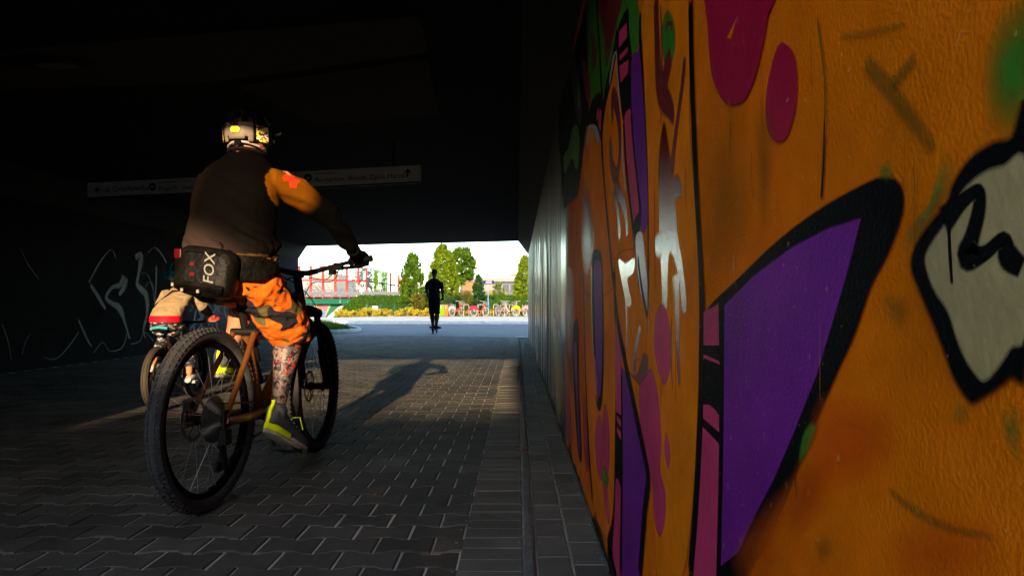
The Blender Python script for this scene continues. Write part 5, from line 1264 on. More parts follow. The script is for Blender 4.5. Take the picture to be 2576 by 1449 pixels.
def tattoo(m):
    n = m.node_tree; L = n.links.new; b = n.nodes['Principled BSDF']; base = b.inputs['Base Color'].links[0].from_socket
    tc = n.nodes.new('ShaderNodeTexCoord'); ia = n.nodes.new('ShaderNodeAttribute'); ia.attribute_name = 'inked'
    def nz(scale, dist, lo, hi, off):
        mp = n.nodes.new('ShaderNodeMapping'); mp.inputs['Location'].default_value = off; L(tc.outputs['Object'], mp.inputs[0])
        t = n.nodes.new('ShaderNodeTexNoise'); t.inputs['Scale'].default_value = scale; t.inputs['Distortion'].default_value = dist; t.inputs['Detail'].default_value = 3; L(mp.outputs[0], t.inputs['Vector'])
        r = n.nodes.new('ShaderNodeMapRange'); r.inputs['From Min'].default_value = lo; r.inputs['From Max'].default_value = hi; L(t.outputs['Fac'], r.inputs['Value']); return r.outputs[0]
    def mix(a, c, f):
        x = n.nodes.new('ShaderNodeMix'); x.data_type = 'RGBA'
        L(a, x.inputs[6]) if not isinstance(a, tuple) else setattr(x.inputs[6], 'default_value', (*a, 1))
        L(c, x.inputs[7]) if not isinstance(c, tuple) else setattr(x.inputs[7], 'default_value', (*c, 1))
        L(f, x.inputs[0]); return x.outputs[2]
    grey = mix((.17, .115, .095), (.05, .043, .043), nz(19, 1.6, .42, .56, (0, 0, 0)))
    blk = mix(grey, (.010, .010, .011), nz(27, 2.4, .51, .56, (3, 1, 2)))
    red = mix(blk, (.34, .02, .02), nz(21, 1.2, .60, .63, (7, 5, 1)))
    out = mix(base, red, ia.outputs['Fac']); L(out, b.inputs['Base Color'])
tattoo(m_body); mobj('body', body, m_body, rider)
# jersey
g = G()
g.loft([((.0, .165, .985), (.186, 0, 0), (0, .158, .0)), ((0, .18, 1.03), (.190, 0, 0), (0, .158, 0)), ((-.005, .20, 1.10), (.193, 0, 0), (0, .160, 0)), ((-.02, .245, 1.22), (.186, 0, 0), (0, .145, 0)), ((-.035, .30, 1.33), (.188, 0, 0), (0, .138, 0)), ((-.045, .345, 1.42), (.178, 0, 0), (0, .122, 0)), ((-.05, .378, 1.48), (.135, 0, 0), (0, .098, 0)), ((-.05, .400, 1.515), (.090, 0, 0), (0, .083, 0)), ((-.05, .415, 1.538), (.076, 0, 0), (0, .076, 0))], 28, 2.3)
for S_, E_, W_ in ((SR, ER, WRr), (SLf, EL_, WRl)):
    limb(g, S_ - (E_ - S_) * .22 + Vector((0, 0, -.045)), S_ + (E_ - S_) * .35, .062, .074); limb(g, S_ + (E_ - S_) * .30, E_, .074, .060); limb(g, E_, E_.lerp(W_, .85), .058, .040)
jm = remesh(g, .0085, 7)
def jz(c): return .35 + 1.0 * smooth01((1.22 - c.z) / .16) + .5 * smooth01((c.x - .12) / .1)
def folds(me, amp, zr):
    for v in me.vertices:
        c = v.co; k = noise.noise(Vector((c.x * 4.0 + c.z * 5.0, c.y * 3.0, c.z * 21 + c.x * 11 - c.y * 6))) + .45 * noise.noise(Vector((c.x * 9 + c.z * 9, c.y * 7 + 4, c.z * 40 + c.x * 24)))
        v.co = c + v.normal * amp * k * zr(c)
folds(jm, .021, lambda c: .26 + smooth01((1.20 - c.z) / .14) * (.55 + .6 * smooth01((c.x + .1) / .2)) + .35 * smooth01((c.x - .14) / .08))
wrinkle(jm, .002, (12, 12, 18), 7.0, jz)
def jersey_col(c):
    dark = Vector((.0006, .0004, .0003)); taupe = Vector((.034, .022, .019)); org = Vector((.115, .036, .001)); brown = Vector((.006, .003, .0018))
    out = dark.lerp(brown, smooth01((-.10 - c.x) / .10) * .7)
    k = smooth01((1.22 + .5 * (-.02 - c.x) * .4 - c.z) / .18) * (.12 + .88 * smooth01((.20 - c.x - (c.z - 1.03) * 1.1) / .20)); out = out.lerp(taupe, k)  # sunlit lower left and self-shaded right worked into the cloth colour
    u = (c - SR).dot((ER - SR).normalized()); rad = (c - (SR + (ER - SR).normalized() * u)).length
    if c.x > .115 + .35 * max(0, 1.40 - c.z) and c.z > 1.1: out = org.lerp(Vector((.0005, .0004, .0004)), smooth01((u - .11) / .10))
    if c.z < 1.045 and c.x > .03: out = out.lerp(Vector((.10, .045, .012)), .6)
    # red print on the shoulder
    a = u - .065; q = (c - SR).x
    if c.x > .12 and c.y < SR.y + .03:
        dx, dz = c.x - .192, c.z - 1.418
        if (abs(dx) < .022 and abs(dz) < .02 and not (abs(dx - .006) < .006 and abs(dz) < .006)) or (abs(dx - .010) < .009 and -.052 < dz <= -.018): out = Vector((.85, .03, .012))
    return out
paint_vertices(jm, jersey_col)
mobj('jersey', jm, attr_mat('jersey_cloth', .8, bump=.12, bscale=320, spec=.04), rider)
g = G(); g.tube([(-.05 + math.cos(t * .2618) * .077, .413 + math.sin(t * .2618) * .076, 1.537 - .012 * math.sin(t * .2618)) for t in range(24)], .008, 8, closed=True); g.obj('collar', mat('collar_knit', (.004, .003, .0025), .9), rider, smooth=True)
# shorts
g = G()
g.loft([((0, .19, .875), (.165, 0, 0), (0, .135, 0)), ((0, .18, .94), (.185, 0, 0), (0, .150, 0)), ((0, .175, 1.02), (.182, 0, 0), (0, .148, 0)), ((0, .18, 1.06), (.175, 0, 0), (0, .140, 0))], 24)
limb(g, HR + Vector((0, 0, .0)), KR + Vector((0, .0, -.02)), .112, .098, .006, .7); limb(g, HL, KL + Vector((0, -.0, 0)), .112, .092)
limb(g, KR + Vector((0, 0, -.0)), KR + Vector((.0, -.012, -.055)), .098, .094); limb(g, KL, KL + Vector((0, -.045, -.045)), .092, .092)
sm_ = remesh(g, .0085, 6)
wrinkle(sm_, .010, (7, 9, 14), 1.0); wrinkle(sm_, .004, (18, 18, 26), 4.0)
m_camo = camo_mat('camo_orange', (.55, .105, .005), [(.585, (.085, .065, .022), (3.1, 0, 0), .85), (.59, (.035, .055, .012), (0, 7.7, 2.0), .95), (.56, (.014, .012, .018), (2.2, 6.3, 1.8), .9), (.69, (.012, .010, .010), (1.5, 4.3, 3.3), 2.4)], 6.0)
mobj('shorts', sm_, m_camo, rider)
# shoes
m_lime = mat('shoe_lime', (.78, .95, .002), .7); m_shoe = mat('shoe_grey', (.06, .065, .07), .7, var=.3, scale=40); m_sole = mat('shoe_sole', (.40, .36, .28), .8, var=.35, scale=60, bump=.6, bscale=120)
def shoe(A_, he, to, ctr):
    ax = (to - he).normalized(); rt = ax.cross(Vector((0, 0, 1))).normalized(); up = rt.cross(ax).normalized()
    L = (to - he).length
    def P(t, u): return he + ax * (L * t) + up * u
    s = bpy.data.objects.new('shoe', None); col.objects.link(s); s.parent = rider; s.empty_display_size = .1
    g = G(); g.loft([(P(-.10, .02), rt * .020, up * .030), (P(-.04, .03), rt * .033, up * .045), (P(.20, .035), rt * .039, up * .050), (P(.45, .018), rt * .043, up * .042), (P(.75, .005), rt * .047, up * .032), (P(1.0, -.004), rt * .042, up * .024), (P(1.10, -.010), rt * .024, up * .014)], 16)
    g.tube([P(.02, .05), A_ + Vector((0, 0, .0)), A_ + (A_ - P(.05, .05)).normalized() * .02], [.046, .047, .044], 14)
    mobj('upper', remesh(g, .006, 3), m_shoe, s)
    def sole(t0, t1, m, nm, w=1.08, hgt=.017, off=-.034, rr=None):
        g = G(); secs = []
        for i in range(9):
            t = t0 + (t1 - t0) * i / 8
            wd = .046 * w * (math.sin(min(1, max(.0, (t + .13) / .25)) * math.pi / 2)) * (1 if t < .85 else math.cos((t - .85) / .32 * math.pi / 2) ** .5 if t < 1.16 else .1) * (1.0 if t > .5 else .86)
            secs.append((P(t, off), rt * max(.008, wd), up * hgt))
        g.loft(secs, 14, 3.0); g.obj(nm, m, s, smooth=True)
    sole(-.12, .42, m_lime, 'heel_band', 1.10, .017, -.016); sole(.42, 1.13, m_sole, 'toe_band', 1.04, .012, -.024); sole(-.11, 1.12, m_sole, 'outsole', 1.06, .010, -.040)
    g = G(); g.tube([P(-.09, .0), P(-.12, .05), P(-.10, .085), P(-.12, .10)], [.010, .009, .008, .011], 8); g.obj('heel_tab', m_lime, s, smooth=True)
    g = G()
    for k in range(4): g.tube([P(.36 + k * .1, .055 - k * .008) - rt * .032, P(.38 + k * .1, .066 - k * .008), P(.36 + k * .1, .055 - k * .008) + rt * .032], .0035, 6)
    g.obj('laces', m_lime, s, smooth=True)
    g = G(); g.tube([P(.42, .07) + rt * .02, P(.50, .08) + rt * .045, P(.60, .03) + rt * .062], .003, 6); g.obj('lace_end', m_lime, s)
shoe(AR, HEELR, TOER, None); shoe(AL, HEELL, TOEL, None)
# gloves on the grips
m_glove = mat('glove_black', (.0010, .0010, .0010), .85, spec=.03)
def stx(p): return STEER @ Vector(p)
for s, W_ in ((1, WRr), (-1, WRl)):
    a, b = stx((s * .28, .869, BARZ + .059)), stx((s * .392, .854, BARZ + .076)); c = a.lerp(b, .42)
    g = G(); hand(g, W_.lerp(c, .12), c, b - a, (W_ - c), 1.14, s); g.tube([W_.lerp(c, .30), W_, W_ + (W_ - c) * .35], [.030, .036, .038], 12)
    mobj('glove', remesh(g, .0045, 2), m_glove, rider)
m_sleeve = mat('cuff_skin', (.50, .26, .17), .55)
# helmet
hm = bpy.data.objects.new('helmet', None); col.objects.link(hm); hm.parent = rider; hm.empty_display_size = .1
hm.matrix_local = Matrix.Translation(HD + Vector((0, -.012, .035))) @ Matrix.Rotation(R(2), 4, 'Z') @ Matrix.Rotation(R(4), 4, 'X')
m_hel = mat('helmet_shell', (.004, .004, .004), .45, spec=.25); m_help = mat('helmet_panel', (.17, .13, .10), .5, var=.15); m_yel = mat('sticker_yellow', (.80, .72, .03), .4)
def shell(g, a0, a1, z0, z1, k=1.0, na=40, nz=12, skip=None):
    """patch of an ellipsoidal helmet; angle 0 is the back"""
    idx = {}
    for j in range(nz + 1):
        for i in range(na + 1):
            t = a0 + (a1 - a0) * i / na; z = z0 + (z1 - z0) * j / nz
            zz = max(-.98, min(.995, z / .118)); rr = math.sqrt(max(0, 1 - zz * zz)) ** .85 if z > 0 else 1 - .05 * (z / .07) ** 2
            idx[(i, j)] = len(g.v); g.v.append((math.sin(t) * .107 * rr * k, -math.cos(t) * .135 * rr * k, z * (1 + (k - 1) * .6)))
    for j in range(nz):
        for i in range(na):
            if skip and skip(a0 + (a1 - a0) * (i + .5) / na, z0 + (z1 - z0) * (j + .5) / nz): continue
            g.f.append((idx[(i, j)], idx[(i + 1, j)], idx[(i + 1, j + 1)], idx[(i, j + 1)]))
def vents(t, z):
    t = (t + math.pi) % (2 * math.pi) - math.pi
    if .025 < z < .085:
        for c, w_ in ((0, .16), (.62, .12), (-.62, .12), (1.35, .2), (-1.35, .2), (2.2, .2), (-2.2, .2)):
            if abs(t - c) < w_: return True
    return False
g = G(); shell(g, 0, 2 * math.pi, -.032, .1172, 1.0, 64, 16, vents); o = g.obj('shell', m_hel, hm, smooth=True)
md = o.modifiers.new('th', 'SOLIDIFY'); md.thickness = .016; md.offset = -1
g = G(); shell(g, -.70, .70, -.052, .035, 1.02, 20, 8, lambda t, z: (abs(t) < .17 and z > .014) or (abs(t) < .48 and z < -.030 - .014 * math.cos(t * 3))); o = g.obj('rear_panel', m_help, hm, smooth=True)
md = o.modifiers.new('th', 'SOLIDIFY'); md.thickness = .010
g = G(); shell(g, -.19, .19, -.013, .012, 1.065, 10, 4, lambda t, z: (t / .2) ** 2 + (z / .0135) ** 2 > 1.05); g.obj('sticker', m_yel, hm, smooth=True)
m_patch = camo_mat('helmet_patch', (.75, .68, .03), [(.50, (.85, .78, .66), (1, 2, 3), 1.0), (.58, (.25, .03, .02), (4, 2, 1), 1.3), (.56, (.02, .02, .02), (7, 1, 5), 1.2)], 42)
for s in (-1, 1):
    g = G(); shell(g, s * .80, s * 1.32, -.048, .022, 1.035, 10, 8, lambda t, z: z < -.048 + .02 * abs(abs(t) - 1.1)); g.obj('side_patch', m_patch, hm, smooth=True)
g = G(); g.tube([(math.sin(t) * .088, -math.cos(t) * .112, -.062 + .012 * math.cos(t * 2)) for t in [-1.0 + .2 * k for k in range(11)]], .006, 8); g.obj('retention_band', mat('band_grey', (.30, .27, .24), .4), hm, smooth=True)
g = G(); g.tube([(math.sin(t) * .085, -math.cos(t) * .108, -.050 + .02 * abs(t)) for t in [-.8 + .2 * k for k in range(9)]], .005, 8); g.tube([(0, -.114, -.056), (0, -.124, -.056)], .016, 12); g.obj('dial', m_plastic, hm, smooth=True)
g = G(); g.loft([((0, .13, .03), (.095, 0, 0), (0, 0, .012)), ((0, .17, .035), (.085, 0, 0), (0, 0, .008)), ((0, .21, .03), (.06, 0, 0), (0, 0, .005))], 16); g.obj('visor', m_hel, hm, smooth=True)
for s in (-1, 1):
    g = G(); g.tube([(s * .088, -.03, -.04), (s * .082, .0, -.09), (s * .05, .06, -.125), (0, .07, -.13)], .0045, 6); g.tube([(s * .088, .06, -.03), (s * .082, .0, -.09)], .0045, 6); g.obj('strap', m_plastic, hm)

# hip pack
pk = empty('hip_pack', BIKE_AT, BIKE_RZ, 'black hip pack with white FOX lettering on the adult rider\'s lower back', 'bag')
m_bag = mat('pack_cloth', (.0035, .0031, .0024), .5, spec=.10, var=.6, scale=14, bump=.8, bscale=30, bdist=.01)
PC = Vector((.005, .010, .965)); PM = Matrix.Translation(PC) @ Matrix.Rotation(R(8), 4, 'Y') @ Matrix.Rotation(R(-6), 4, 'X')
g = G()
def pp(x, y, z): return PM @ Vector((x, y, z))
secs = []
for yv, k in ((.045, .80), (.03, .96), (-.01, 1.0), (-.045, .97), (-.062, .86), (-.068, .6)):
    secs.append((pp(0, yv, 0), PM.to_3x3() @ Vector((.122 * k, 0, 0)), PM.to_3x3() @ Vector((0, 0, .102 * k))))
g.loft(secs, 32, 4.5); bag_o = g.obj('pouch', m_bag, pk, smooth=True)
g = G(); g.tube([pp(-.10, -.055, .045), pp(-.07, -.068, .070), pp(.05, -.068, .072), pp(.10, -.055, .045), pp(.105, -.05, -.03)], .0035, 6); g.obj('zip', m_plastic, pk)
g = G(); g.loft([(pp(0, -.068, -.05), PM.to_3x3() @ Vector((.105, 0, 0)), PM.to_3x3() @ Vector((0, .012, .0))), (pp(0, -.075, -.066), PM.to_3x3() @ Vector((.108, 0, 0)), PM.to_3x3() @ Vector((0, .014, 0))), (pp(0, -.060, -.085), PM.to_3x3() @ Vector((.10, 0, 0)), PM.to_3x3() @ Vector((0, .012, 0)))], 16); g.obj('lower_pocket', m_bag, pk, smooth=True)
tx = text_mesh('FOX', .062, mat('print_white', (.17, .165, .15), .5), 'lettering', pk, (0, 0, 0), None, .0006, 'CENTER', .22, .0004)
tx.matrix_local = PM @ Matrix.Translation((.058, -.0725, .012)) @ Matrix.Rotation(R(90), 4, 'X') @ Matrix.Rotation(R(97), 4, 'Z')
for x, z in ((-.098, -.072), (.012, -.085), (-.055, -.088)):
    g = G(); q = pp(x, -.078, z); g.box(q, (.011, .008, .014)); g.obj('buckle', mat('buckle_%d' % int(abs(x) * 1000), (.20, .19, .17), .4), pk, bevel=.002)
g = G(); q = pp(-.112, -.055, .055); g.box(q, (.03, .02, .04)); g.obj('tail_light', mat('tail_red', (.05, .002, .003), .25), pk, bevel=.004)
g = G(); g.box(pp(-.038, -.0715, .02), (.02, .002, .012)); g.box(pp(-.030, -.0715, -.02), (.02, .002, .014)); g.obj('red_print', mat('print_red', (.08, .003, .002), .5), pk)
for s in (-1, 1):
    g = G(); g.loft([((s * .10, .03, .985), (0, .012, 0), (0, 0, .055)), ((s * .185, .08, .985), (0, .010, 0), (0, 0, .05)), ((s * .212, .18, .99), (.008, 0, 0), (0, 0, .03)), ((s * .15, .31, 1.0), (.0, .010, 0), (0, 0, .022)), ((s * .02, .345, 1.0), (0, .010, 0), (0, 0, .02))], 12); g.obj('waist_belt', m_bag, pk, smooth=True)

# ================================================================ child on a small bike
KID_AT, KID_RZ = (-2.84, 5.5, 0), R(4)
kb = empty('child_bike', KID_AT, KID_RZ, 'small bike with teal saddle under the child rider', 'bicycle')
m_gumwall = mat('kid_tyre', (.045, .038, .028), .8, var=.2); m_kframe = mat('kid_frame', (.012, .004, .005), .5)
wheel(kb, (0, 0, .255), .255, .05, knobs=True, spokes=20, spoke_r=.0013, hub_w=.09, tyre_m=m_gumwall)
g = G(); g.tube([(0, .0, .255), (.0, .30, .25)], .012, 8); g.tube([(0, .30, .25), (0, .19, .57)], .015, 8); g.tube([(0, .20, .50), (0, .58, .56)], .016, 8); g.tube([(0, .30, .25), (0, .60, .50)], .019, 8); g.tube([(0, .57, .60), (0, .61, .48)], .021, 8)
for s in (-1, 1): g.tube([(s * .055, 0, .255), (s * .04, .12, .44), (s * .015, .20, .52)], .009, 6); g.tube([(s * .055, 0, .255), (s * .03, .3, .25)], .010, 6)
g.obj('frame', m_kframe, kb, smooth=True)
kfw = wheel(kb, (0, .76, .255), .255, .05, knobs=True, spokes=20, spoke_r=.0013, hub_w=.09, tyre_m=m_gumwall)
for s in (-1, 1): g = G(); g.tube([(s * .05, .76, .255), (s * .045, .66, .48), (0, .60, .54)], .012, 8); g.obj('fork_leg', m_plastic, kb, smooth=True)
g = G(); g.tube([(0, .58, .60), (0, .575, .68)], .014, 8); g.tube([(-.26, .60, .72), (-.1, .62, .69), (.1, .62, .69), (.26, .60, .72)], .011, 8); g.obj('handlebar', m_plastic, kb, smooth=True)
for s in (-1, 1): g = G(); g.tube([(s * .17, .612, .705), (s * .265, .60, .722)], .016, 8); g.obj('grip', m_red_steel, kb)
g = G(); g.tube([(0, .19, .57), (0, .17, .63)], .012, 8); g.obj('seat_post', m_steel, kb)
g = G(); g.loft([((0, .03, .645), (.062, 0, 0), (0, 0, .018)), ((0, .08, .652), (.068, 0, 0), (0, 0, .022)), ((0, .18, .648), (.035, 0, 0), (0, 0, .02)), ((0, .26, .645), (.016, 0, 0), (0, 0, .014))], 14); g.obj('saddle', m_plastic, kb, smooth=True)
g = G(); g.tube([(-.06, .028, .653), (0, .010, .662), (.06, .028, .653)], .012, 8); g.obj('saddle_trim', mat('teal', (.03, .25, .34), .5), kb, smooth=True)
def kcrank(s, a):
    e = (s * .06, .30 + math.cos(a) * .115, .25 + math.sin(a) * .115); g = G(); g.tube([(s * .05, .30, .25), e], .010, 8); c = g.obj('crank', m_blk_metal, kb)
    G().box((s * .11, e[1], e[2]), (.07, .07, .02)).obj('pedal', mat('kid_pedal_%d' % s, (.45, .42, .38), .5), c); return Vector((s * .105, e[1], e[2]))
kpr = kcrank(1, R(-30)); kpl = kcrank(-1, R(150))
kid = empty('person', KID_AT, KID_RZ, 'child rider in tan T-shirt with red waistband and teal helmet', 'person')
KH = Vector((-.055, .515, 1.085))
g = G(); head_geo(g, KH, .86, R(8), R(10)); limb(g, (.01, .42, .96), (-.04, .49, 1.04), .042, .040)
g.loft([((0, .13, .66), (.10, 0, 0), (0, .09, 0)), ((.0, .18, .76), (.10, 0, 0), (0, .08, 0)), ((.02, .30, .88), (.105, 0, 0), (0, .075, 0)), ((.02, .40, .95), (.085, 0, 0), (0, .06, 0))], 16)
kS = {1: Vector((.115, .39, .935)), -1: Vector((-.085, .39, .935))}; kE = {1: Vector((.185, .50, .79)), -1: Vector((-.19, .48, .80))}; kW = {1: Vector((.215, .585, .735)), -1: Vector((-.215, .585, .735))}
kHp = {1: Vector((.055, .14, .66)), -1: Vector((-.055, .14, .66))}; kK = {1: Vector((.085, .40, .56)), -1: Vector((-.085, .40, .66))}; kA = {1: Vector((.10, .36, .26)), -1: Vector((-.10, .16, .37))}
for s in (1, -1):
    limb(g, kS[s], kE[s], .034, .027); limb(g, kE[s], kW[s], .027, .019)
    limb(g, kHp[s], kK[s], .058, .042); limb(g, kK[s], kA[s], .038, .024, .008)
    hand(g, kW[s], (s * .215, .606, .714), (s * 1, -.06, .1), kW[s] - Vector((s * .215, .606, .714)), .72, s)
    to = (kpr if s > 0 else kpl) + Vector((0, .07, .02)); g.tube([kA[s], kA[s] + Vector((0, -.02, -.035)), to], [.024, .028, .02], 10)
bm_ = remesh(g, .0065, 4); mobj('body', bm_, mat('kid_skin', (.38, .16, .085), .55), kid)
m_tan = mat('tshirt_tan', (.26, .185, .105), .85, var=.08, scale=10, bump=.6, bscale=22, bdist=.012)
g = G(); g.loft([((0, .145, .735), (.118, 0, 0), (0, .105, 0)), ((.0, .175, .78), (.125, 0, 0), (0, .105, 0)), ((.015, .26, .86), (.125, 0, 0), (0, .098, 0)), ((.02, .35, .93), (.120, 0, 0), (0, .085, 0)), ((.005, .41, .975), (.078, 0, 0), (0, .062, 0)), ((-.01, .44, .995), (.052, 0, 0), (0, .050, 0))], 22)
for s in (1, -1): limb(g, kS[s], kS[s].lerp(kE[s], .80), .054, .056)
tm = remesh(g, .0075, 6); wrinkle(tm, .005, (12, 12, 20), 2.0); mobj('t_shirt', tm, m_tan, kid)
g = G(); g.tube([(.10, .38, .955), (.0, .27, .955), (-.10, .20, .845), (-.125, .20, .80)], .006, 6); g.obj('strap', m_plastic, kid)
g = G(); g.loft([((0, .135, .700), (.121, 0, 0), (0, .108, 0)), ((0, .140, .728), (.123, 0, 0), (0, .108, 0)), ((0, .146, .752), (.119, 0, 0), (0, .104, 0))], 24); g.obj('waistband', mat('waist_red', (.55, .003, .018), .6), kid, smooth=True)
m_kcamo = camo_mat('camo_grey', (.012, .012, .013), [(.56, (.10, .10, .11), (1, 2, 3), 1.0), (.64, (.30, .30, .32), (4, 2, 1), 1.3)], 16)
g = G(); g.loft([((0, .13, .635), (.112, 0, 0), (0, .10, 0)), ((0, .135, .71), (.118, 0, 0), (0, .103, 0))], 20)
for s in (1, -1): limb(g, kHp[s], kK[s], .072, .056); limb(g, kK[s], kK[s].lerp(kA[s], .8), .054, .046)
pm_ = remesh(g, .0075, 5); wrinkle(pm_, .005, (14, 14, 22), 5.0); mobj('trousers', pm_, m_kcamo, kid)
for s in (1, -1):
    g = G(); a = kS[s].lerp(kE[s], .78); b = kE[s].lerp(kW[s], .42); g.tube([a, kE[s] + Vector((s * .004, -.004, 0)), b], [.040, .040, .031], 14); g.obj('elbow_pad', m_plastic, kid, smooth=True)
    g = G(); to = (kpr if s > 0 else kpl) + Vector((0, .085, .022)); g.loft([(kA[s] + Vector((0, -.035, -.05)), (.026, 0, 0), (0, .012, .02)), (kA[s] + Vector((0, .0, -.035)), (.031, 0, 0), (0, .01, .034)), (kA[s].lerp(to, .6), (.034, 0, 0), (0, .005, .026)), (to, (.026, 0, 0), (0, .0, .016))], 12); g.obj('shoe', mat('kid_shoe_%d' % s, (.10, .10, .11), .6, c2=(.5, .5, .5), scale=20), kid, smooth=True)
    g = G(); q = Vector((s * .215, .60, .722)); g.tube([q + Vector((0, -.03, .012)), q + Vector((0, -.012, .018)), q + Vector((0, .005, .016))], [.024, .026, .022], 10); g.obj('glove', m_red_steel, kid, smooth=True)
hk = bpy.data.objects.new('helmet', None); col.objects.link(hk); hk.parent = kid; hk.matrix_local = Matrix.Translation(KH + Vector((0, -.008, .03))) @ Matrix.Rotation(R(8), 4, 'Z') @ Matrix.Rotation(R(8), 4, 'X') @ Matrix.Scale(.93, 4); hk.empty_display_size = .1
g = G(); shell(g, 0, 2 * math.pi, -.045, .1172, 1.0, 56, 14, lambda t, z: vents(t, z) and z > .04); o = g.obj('shell', mat('helmet_teal', (.02, .16, .22), .6), hk, smooth=True); md = o.modifiers.new('th', 'SOLIDIFY'); md.thickness = .016
text_mesh('C', .05, m_white, 'print', hk, (-.03, -.131, -.025), (R(86), 0, R(-8)))

# ================================================================ person on a kick scooter
SC_AT = (-2.5, 20.7, 0)
sc = empty('kick_scooter', SC_AT, 0, 'black kick scooter under the standing silhouetted person', 'scooter')
def swheel(y): 
    g = G(); g.tube(ring((0, y, .10), .075, n=24), .028, 8, closed=True); g.tube([(-.03, y, .10), (.03, y, .10)], .05, 12); g.obj('wheel', m_rubber, sc, smooth=True)
swheel(0); swheel(.88)
g = G(); g.box((0, .40, .13), (.15, .58, .035)); g.tube([(0, 0, .11), (0, .14, .14)], .025, 8); g.obj('deck', m_plastic, sc, bevel=.01)
g = G(); g.tube([(0, -.02, .215), (0, -.09, .17), (0, -.115, .10)], .03, 8, flat=.3); g.obj('mudguard', m_plastic, sc)
g = G(); g.tube([(0, .70, .14), (0, .80, .22), (0, .72, 1.05)], .022, 8); g.obj('stem', m_plastic, sc, smooth=True)
g = G(); g.tube([(-.25, .71, 1.04), (.25, .71, 1.04)], .014, 8); hbs = g.obj('handlebar', m_plastic, sc)
for s in (-1, 1): g = G(); g.tube([(s * .15, .71, 1.04), (s * .255, .71, 1.04)], .018, 8); g.obj('grip', m_plastic, hbs)
m_dark = mat('dark_cloth', (.003, .003, .0035), .9, var=.2, spec=.05); m_darks = mat('leg_skin', (.030, .018, .014), .7, spec=.1)
pz = .15
sp_r = empty('person', SC_AT, 0, 'person in dark T-shirt and shorts riding a kick scooter out of the underpass', 'person')
HS = Vector((0, .30, pz + 1.66))
g = G(); head_geo(g, HS, 1.0, R(-4), R(3)); limb(g, (0, .27, pz + 1.46), (0, .28, pz + 1.60), .060, .056)
g.loft([((0, .26, pz + .92), (.150, 0, 0), (0, .10, 0)), ((0, .26, pz + 1.08), (.138, 0, 0), (0, .09, 0)), ((0, .26, pz + 1.25), (.165, 0, 0), (0, .11, 0)), ((0, .26, pz + 1.40), (.19, 0, 0), (0, .10, 0)), ((0, .27, pz + 1.49), (.09, 0, 0), (0, .06, 0))], 18)
aS = {s: Vector((s * .195, .26, pz + 1.40)) for s in (1, -1)}; aE = {s: Vector((s * .240, .34, pz + 1.12)) for s in (1, -1)}; aW = {s: Vector((s * .225, .60, pz + .96)) for s in (1, -1)}
aH = {1: Vector((.09, .26, pz + .90)), -1: Vector((-.09, .26, pz + .90))}; aK = {1: Vector((.085, .30, pz + .48)), -1: Vector((-.085, .38, pz + .48))}; aA = {1: Vector((.062, .22, pz + .08)), -1: Vector((-.058, .46, pz + .08))}
for s in (1, -1):
    limb(g, aS[s], aE[s], .052, .044); limb(g, aE[s], aW[s], .044, .032); limb(g, aH[s], aK[s], .085, .065); limb(g, aK[s], aA[s], .066, .046, .018)
    hand(g, aW[s], (s * .205, .71, 1.04), (s, 0, 0), aW[s] - Vector((s * .205, .71, 1.04)), 1.0, s)
    g.tube([aA[s], aA[s] + Vector((s * .01, -.04, -.05)), aA[s] + Vector((s * .05, .15, -.06))], [.034, .036, .028], 10)
mobj('body', remesh(g, .010, 4), m_darks, sp_r)
g = G(); g.loft([((0, .26, pz + .86), (.185, 0, 0), (0, .125, 0)), ((0, .26, pz + 1.08), (.172, 0, 0), (0, .118, 0)), ((0, .26, pz + 1.25), (.182, 0, 0), (0, .125, 0)), ((0, .26, pz + 1.40), (.205, 0, 0), (0, .115, 0)), ((0, .265, pz + 1.475), (.14, 0, 0), (0, .09, 0)), ((0, .27, pz + 1.51), (.072, 0, 0), (0, .065, 0))], 20)
for s in (1, -1): limb(g, aS[s], aS[s].lerp(aE[s], .72), .072, .066)
tm = remesh(g, .010, 4); wrinkle(tm, .006, (9, 9, 14), 2.0); mobj('t_shirt', tm, m_dark, sp_r)
g = G(); g.loft([((0, .26, pz + .80), (.165, 0, 0), (0, .12, 0)), ((0, .26, pz + .96), (.160, 0, 0), (0, .115, 0))], 18)
for s in (1, -1): limb(g, aH[s], aK[s] + Vector((0, 0, -.04)), .100, .086)
tm = remesh(g, .010, 4); wrinkle(tm, .006, (9, 9, 14), 6.0); mobj('shorts', tm, m_dark, sp_r)
for s in (1, -1):
    a = aA[s]; g = G(); ang_ = s * .55; dv = Vector((math.sin(ang_), math.cos(ang_), 0)); rt = Vector((dv.y, -dv.x, 0))
    g.loft([(a + dv * -.085 + Vector((0, 0, -.04)), rt * .028, Vector((0, 0, .03))), (a + dv * -.03 + Vector((0, 0, -.03)), rt * .050, Vector((0, 0, .055))), (a + dv * .08 + Vector((0, 0, -.045)), rt * .056, Vector((0, 0, .044))), (a + dv * .21 + Vector((0, 0, -.055)), rt * .036, Vector((0, 0, .026)))], 14); g.obj('shoe', m_dark, sp_r, smooth=True)
g = G(); g.ball(HS + Vector((0, -.012, .055)), (.092, .112, .085), 18, 10); g.loft([(HS + Vector((0, .07, .06)), (.07, 0, 0), (0, 0, .008)), (HS + Vector((0, .16, .045)), (.055, 0, 0), (0, 0, .006))], 12); g.obj('cap', m_dark, sp_r, smooth=True)

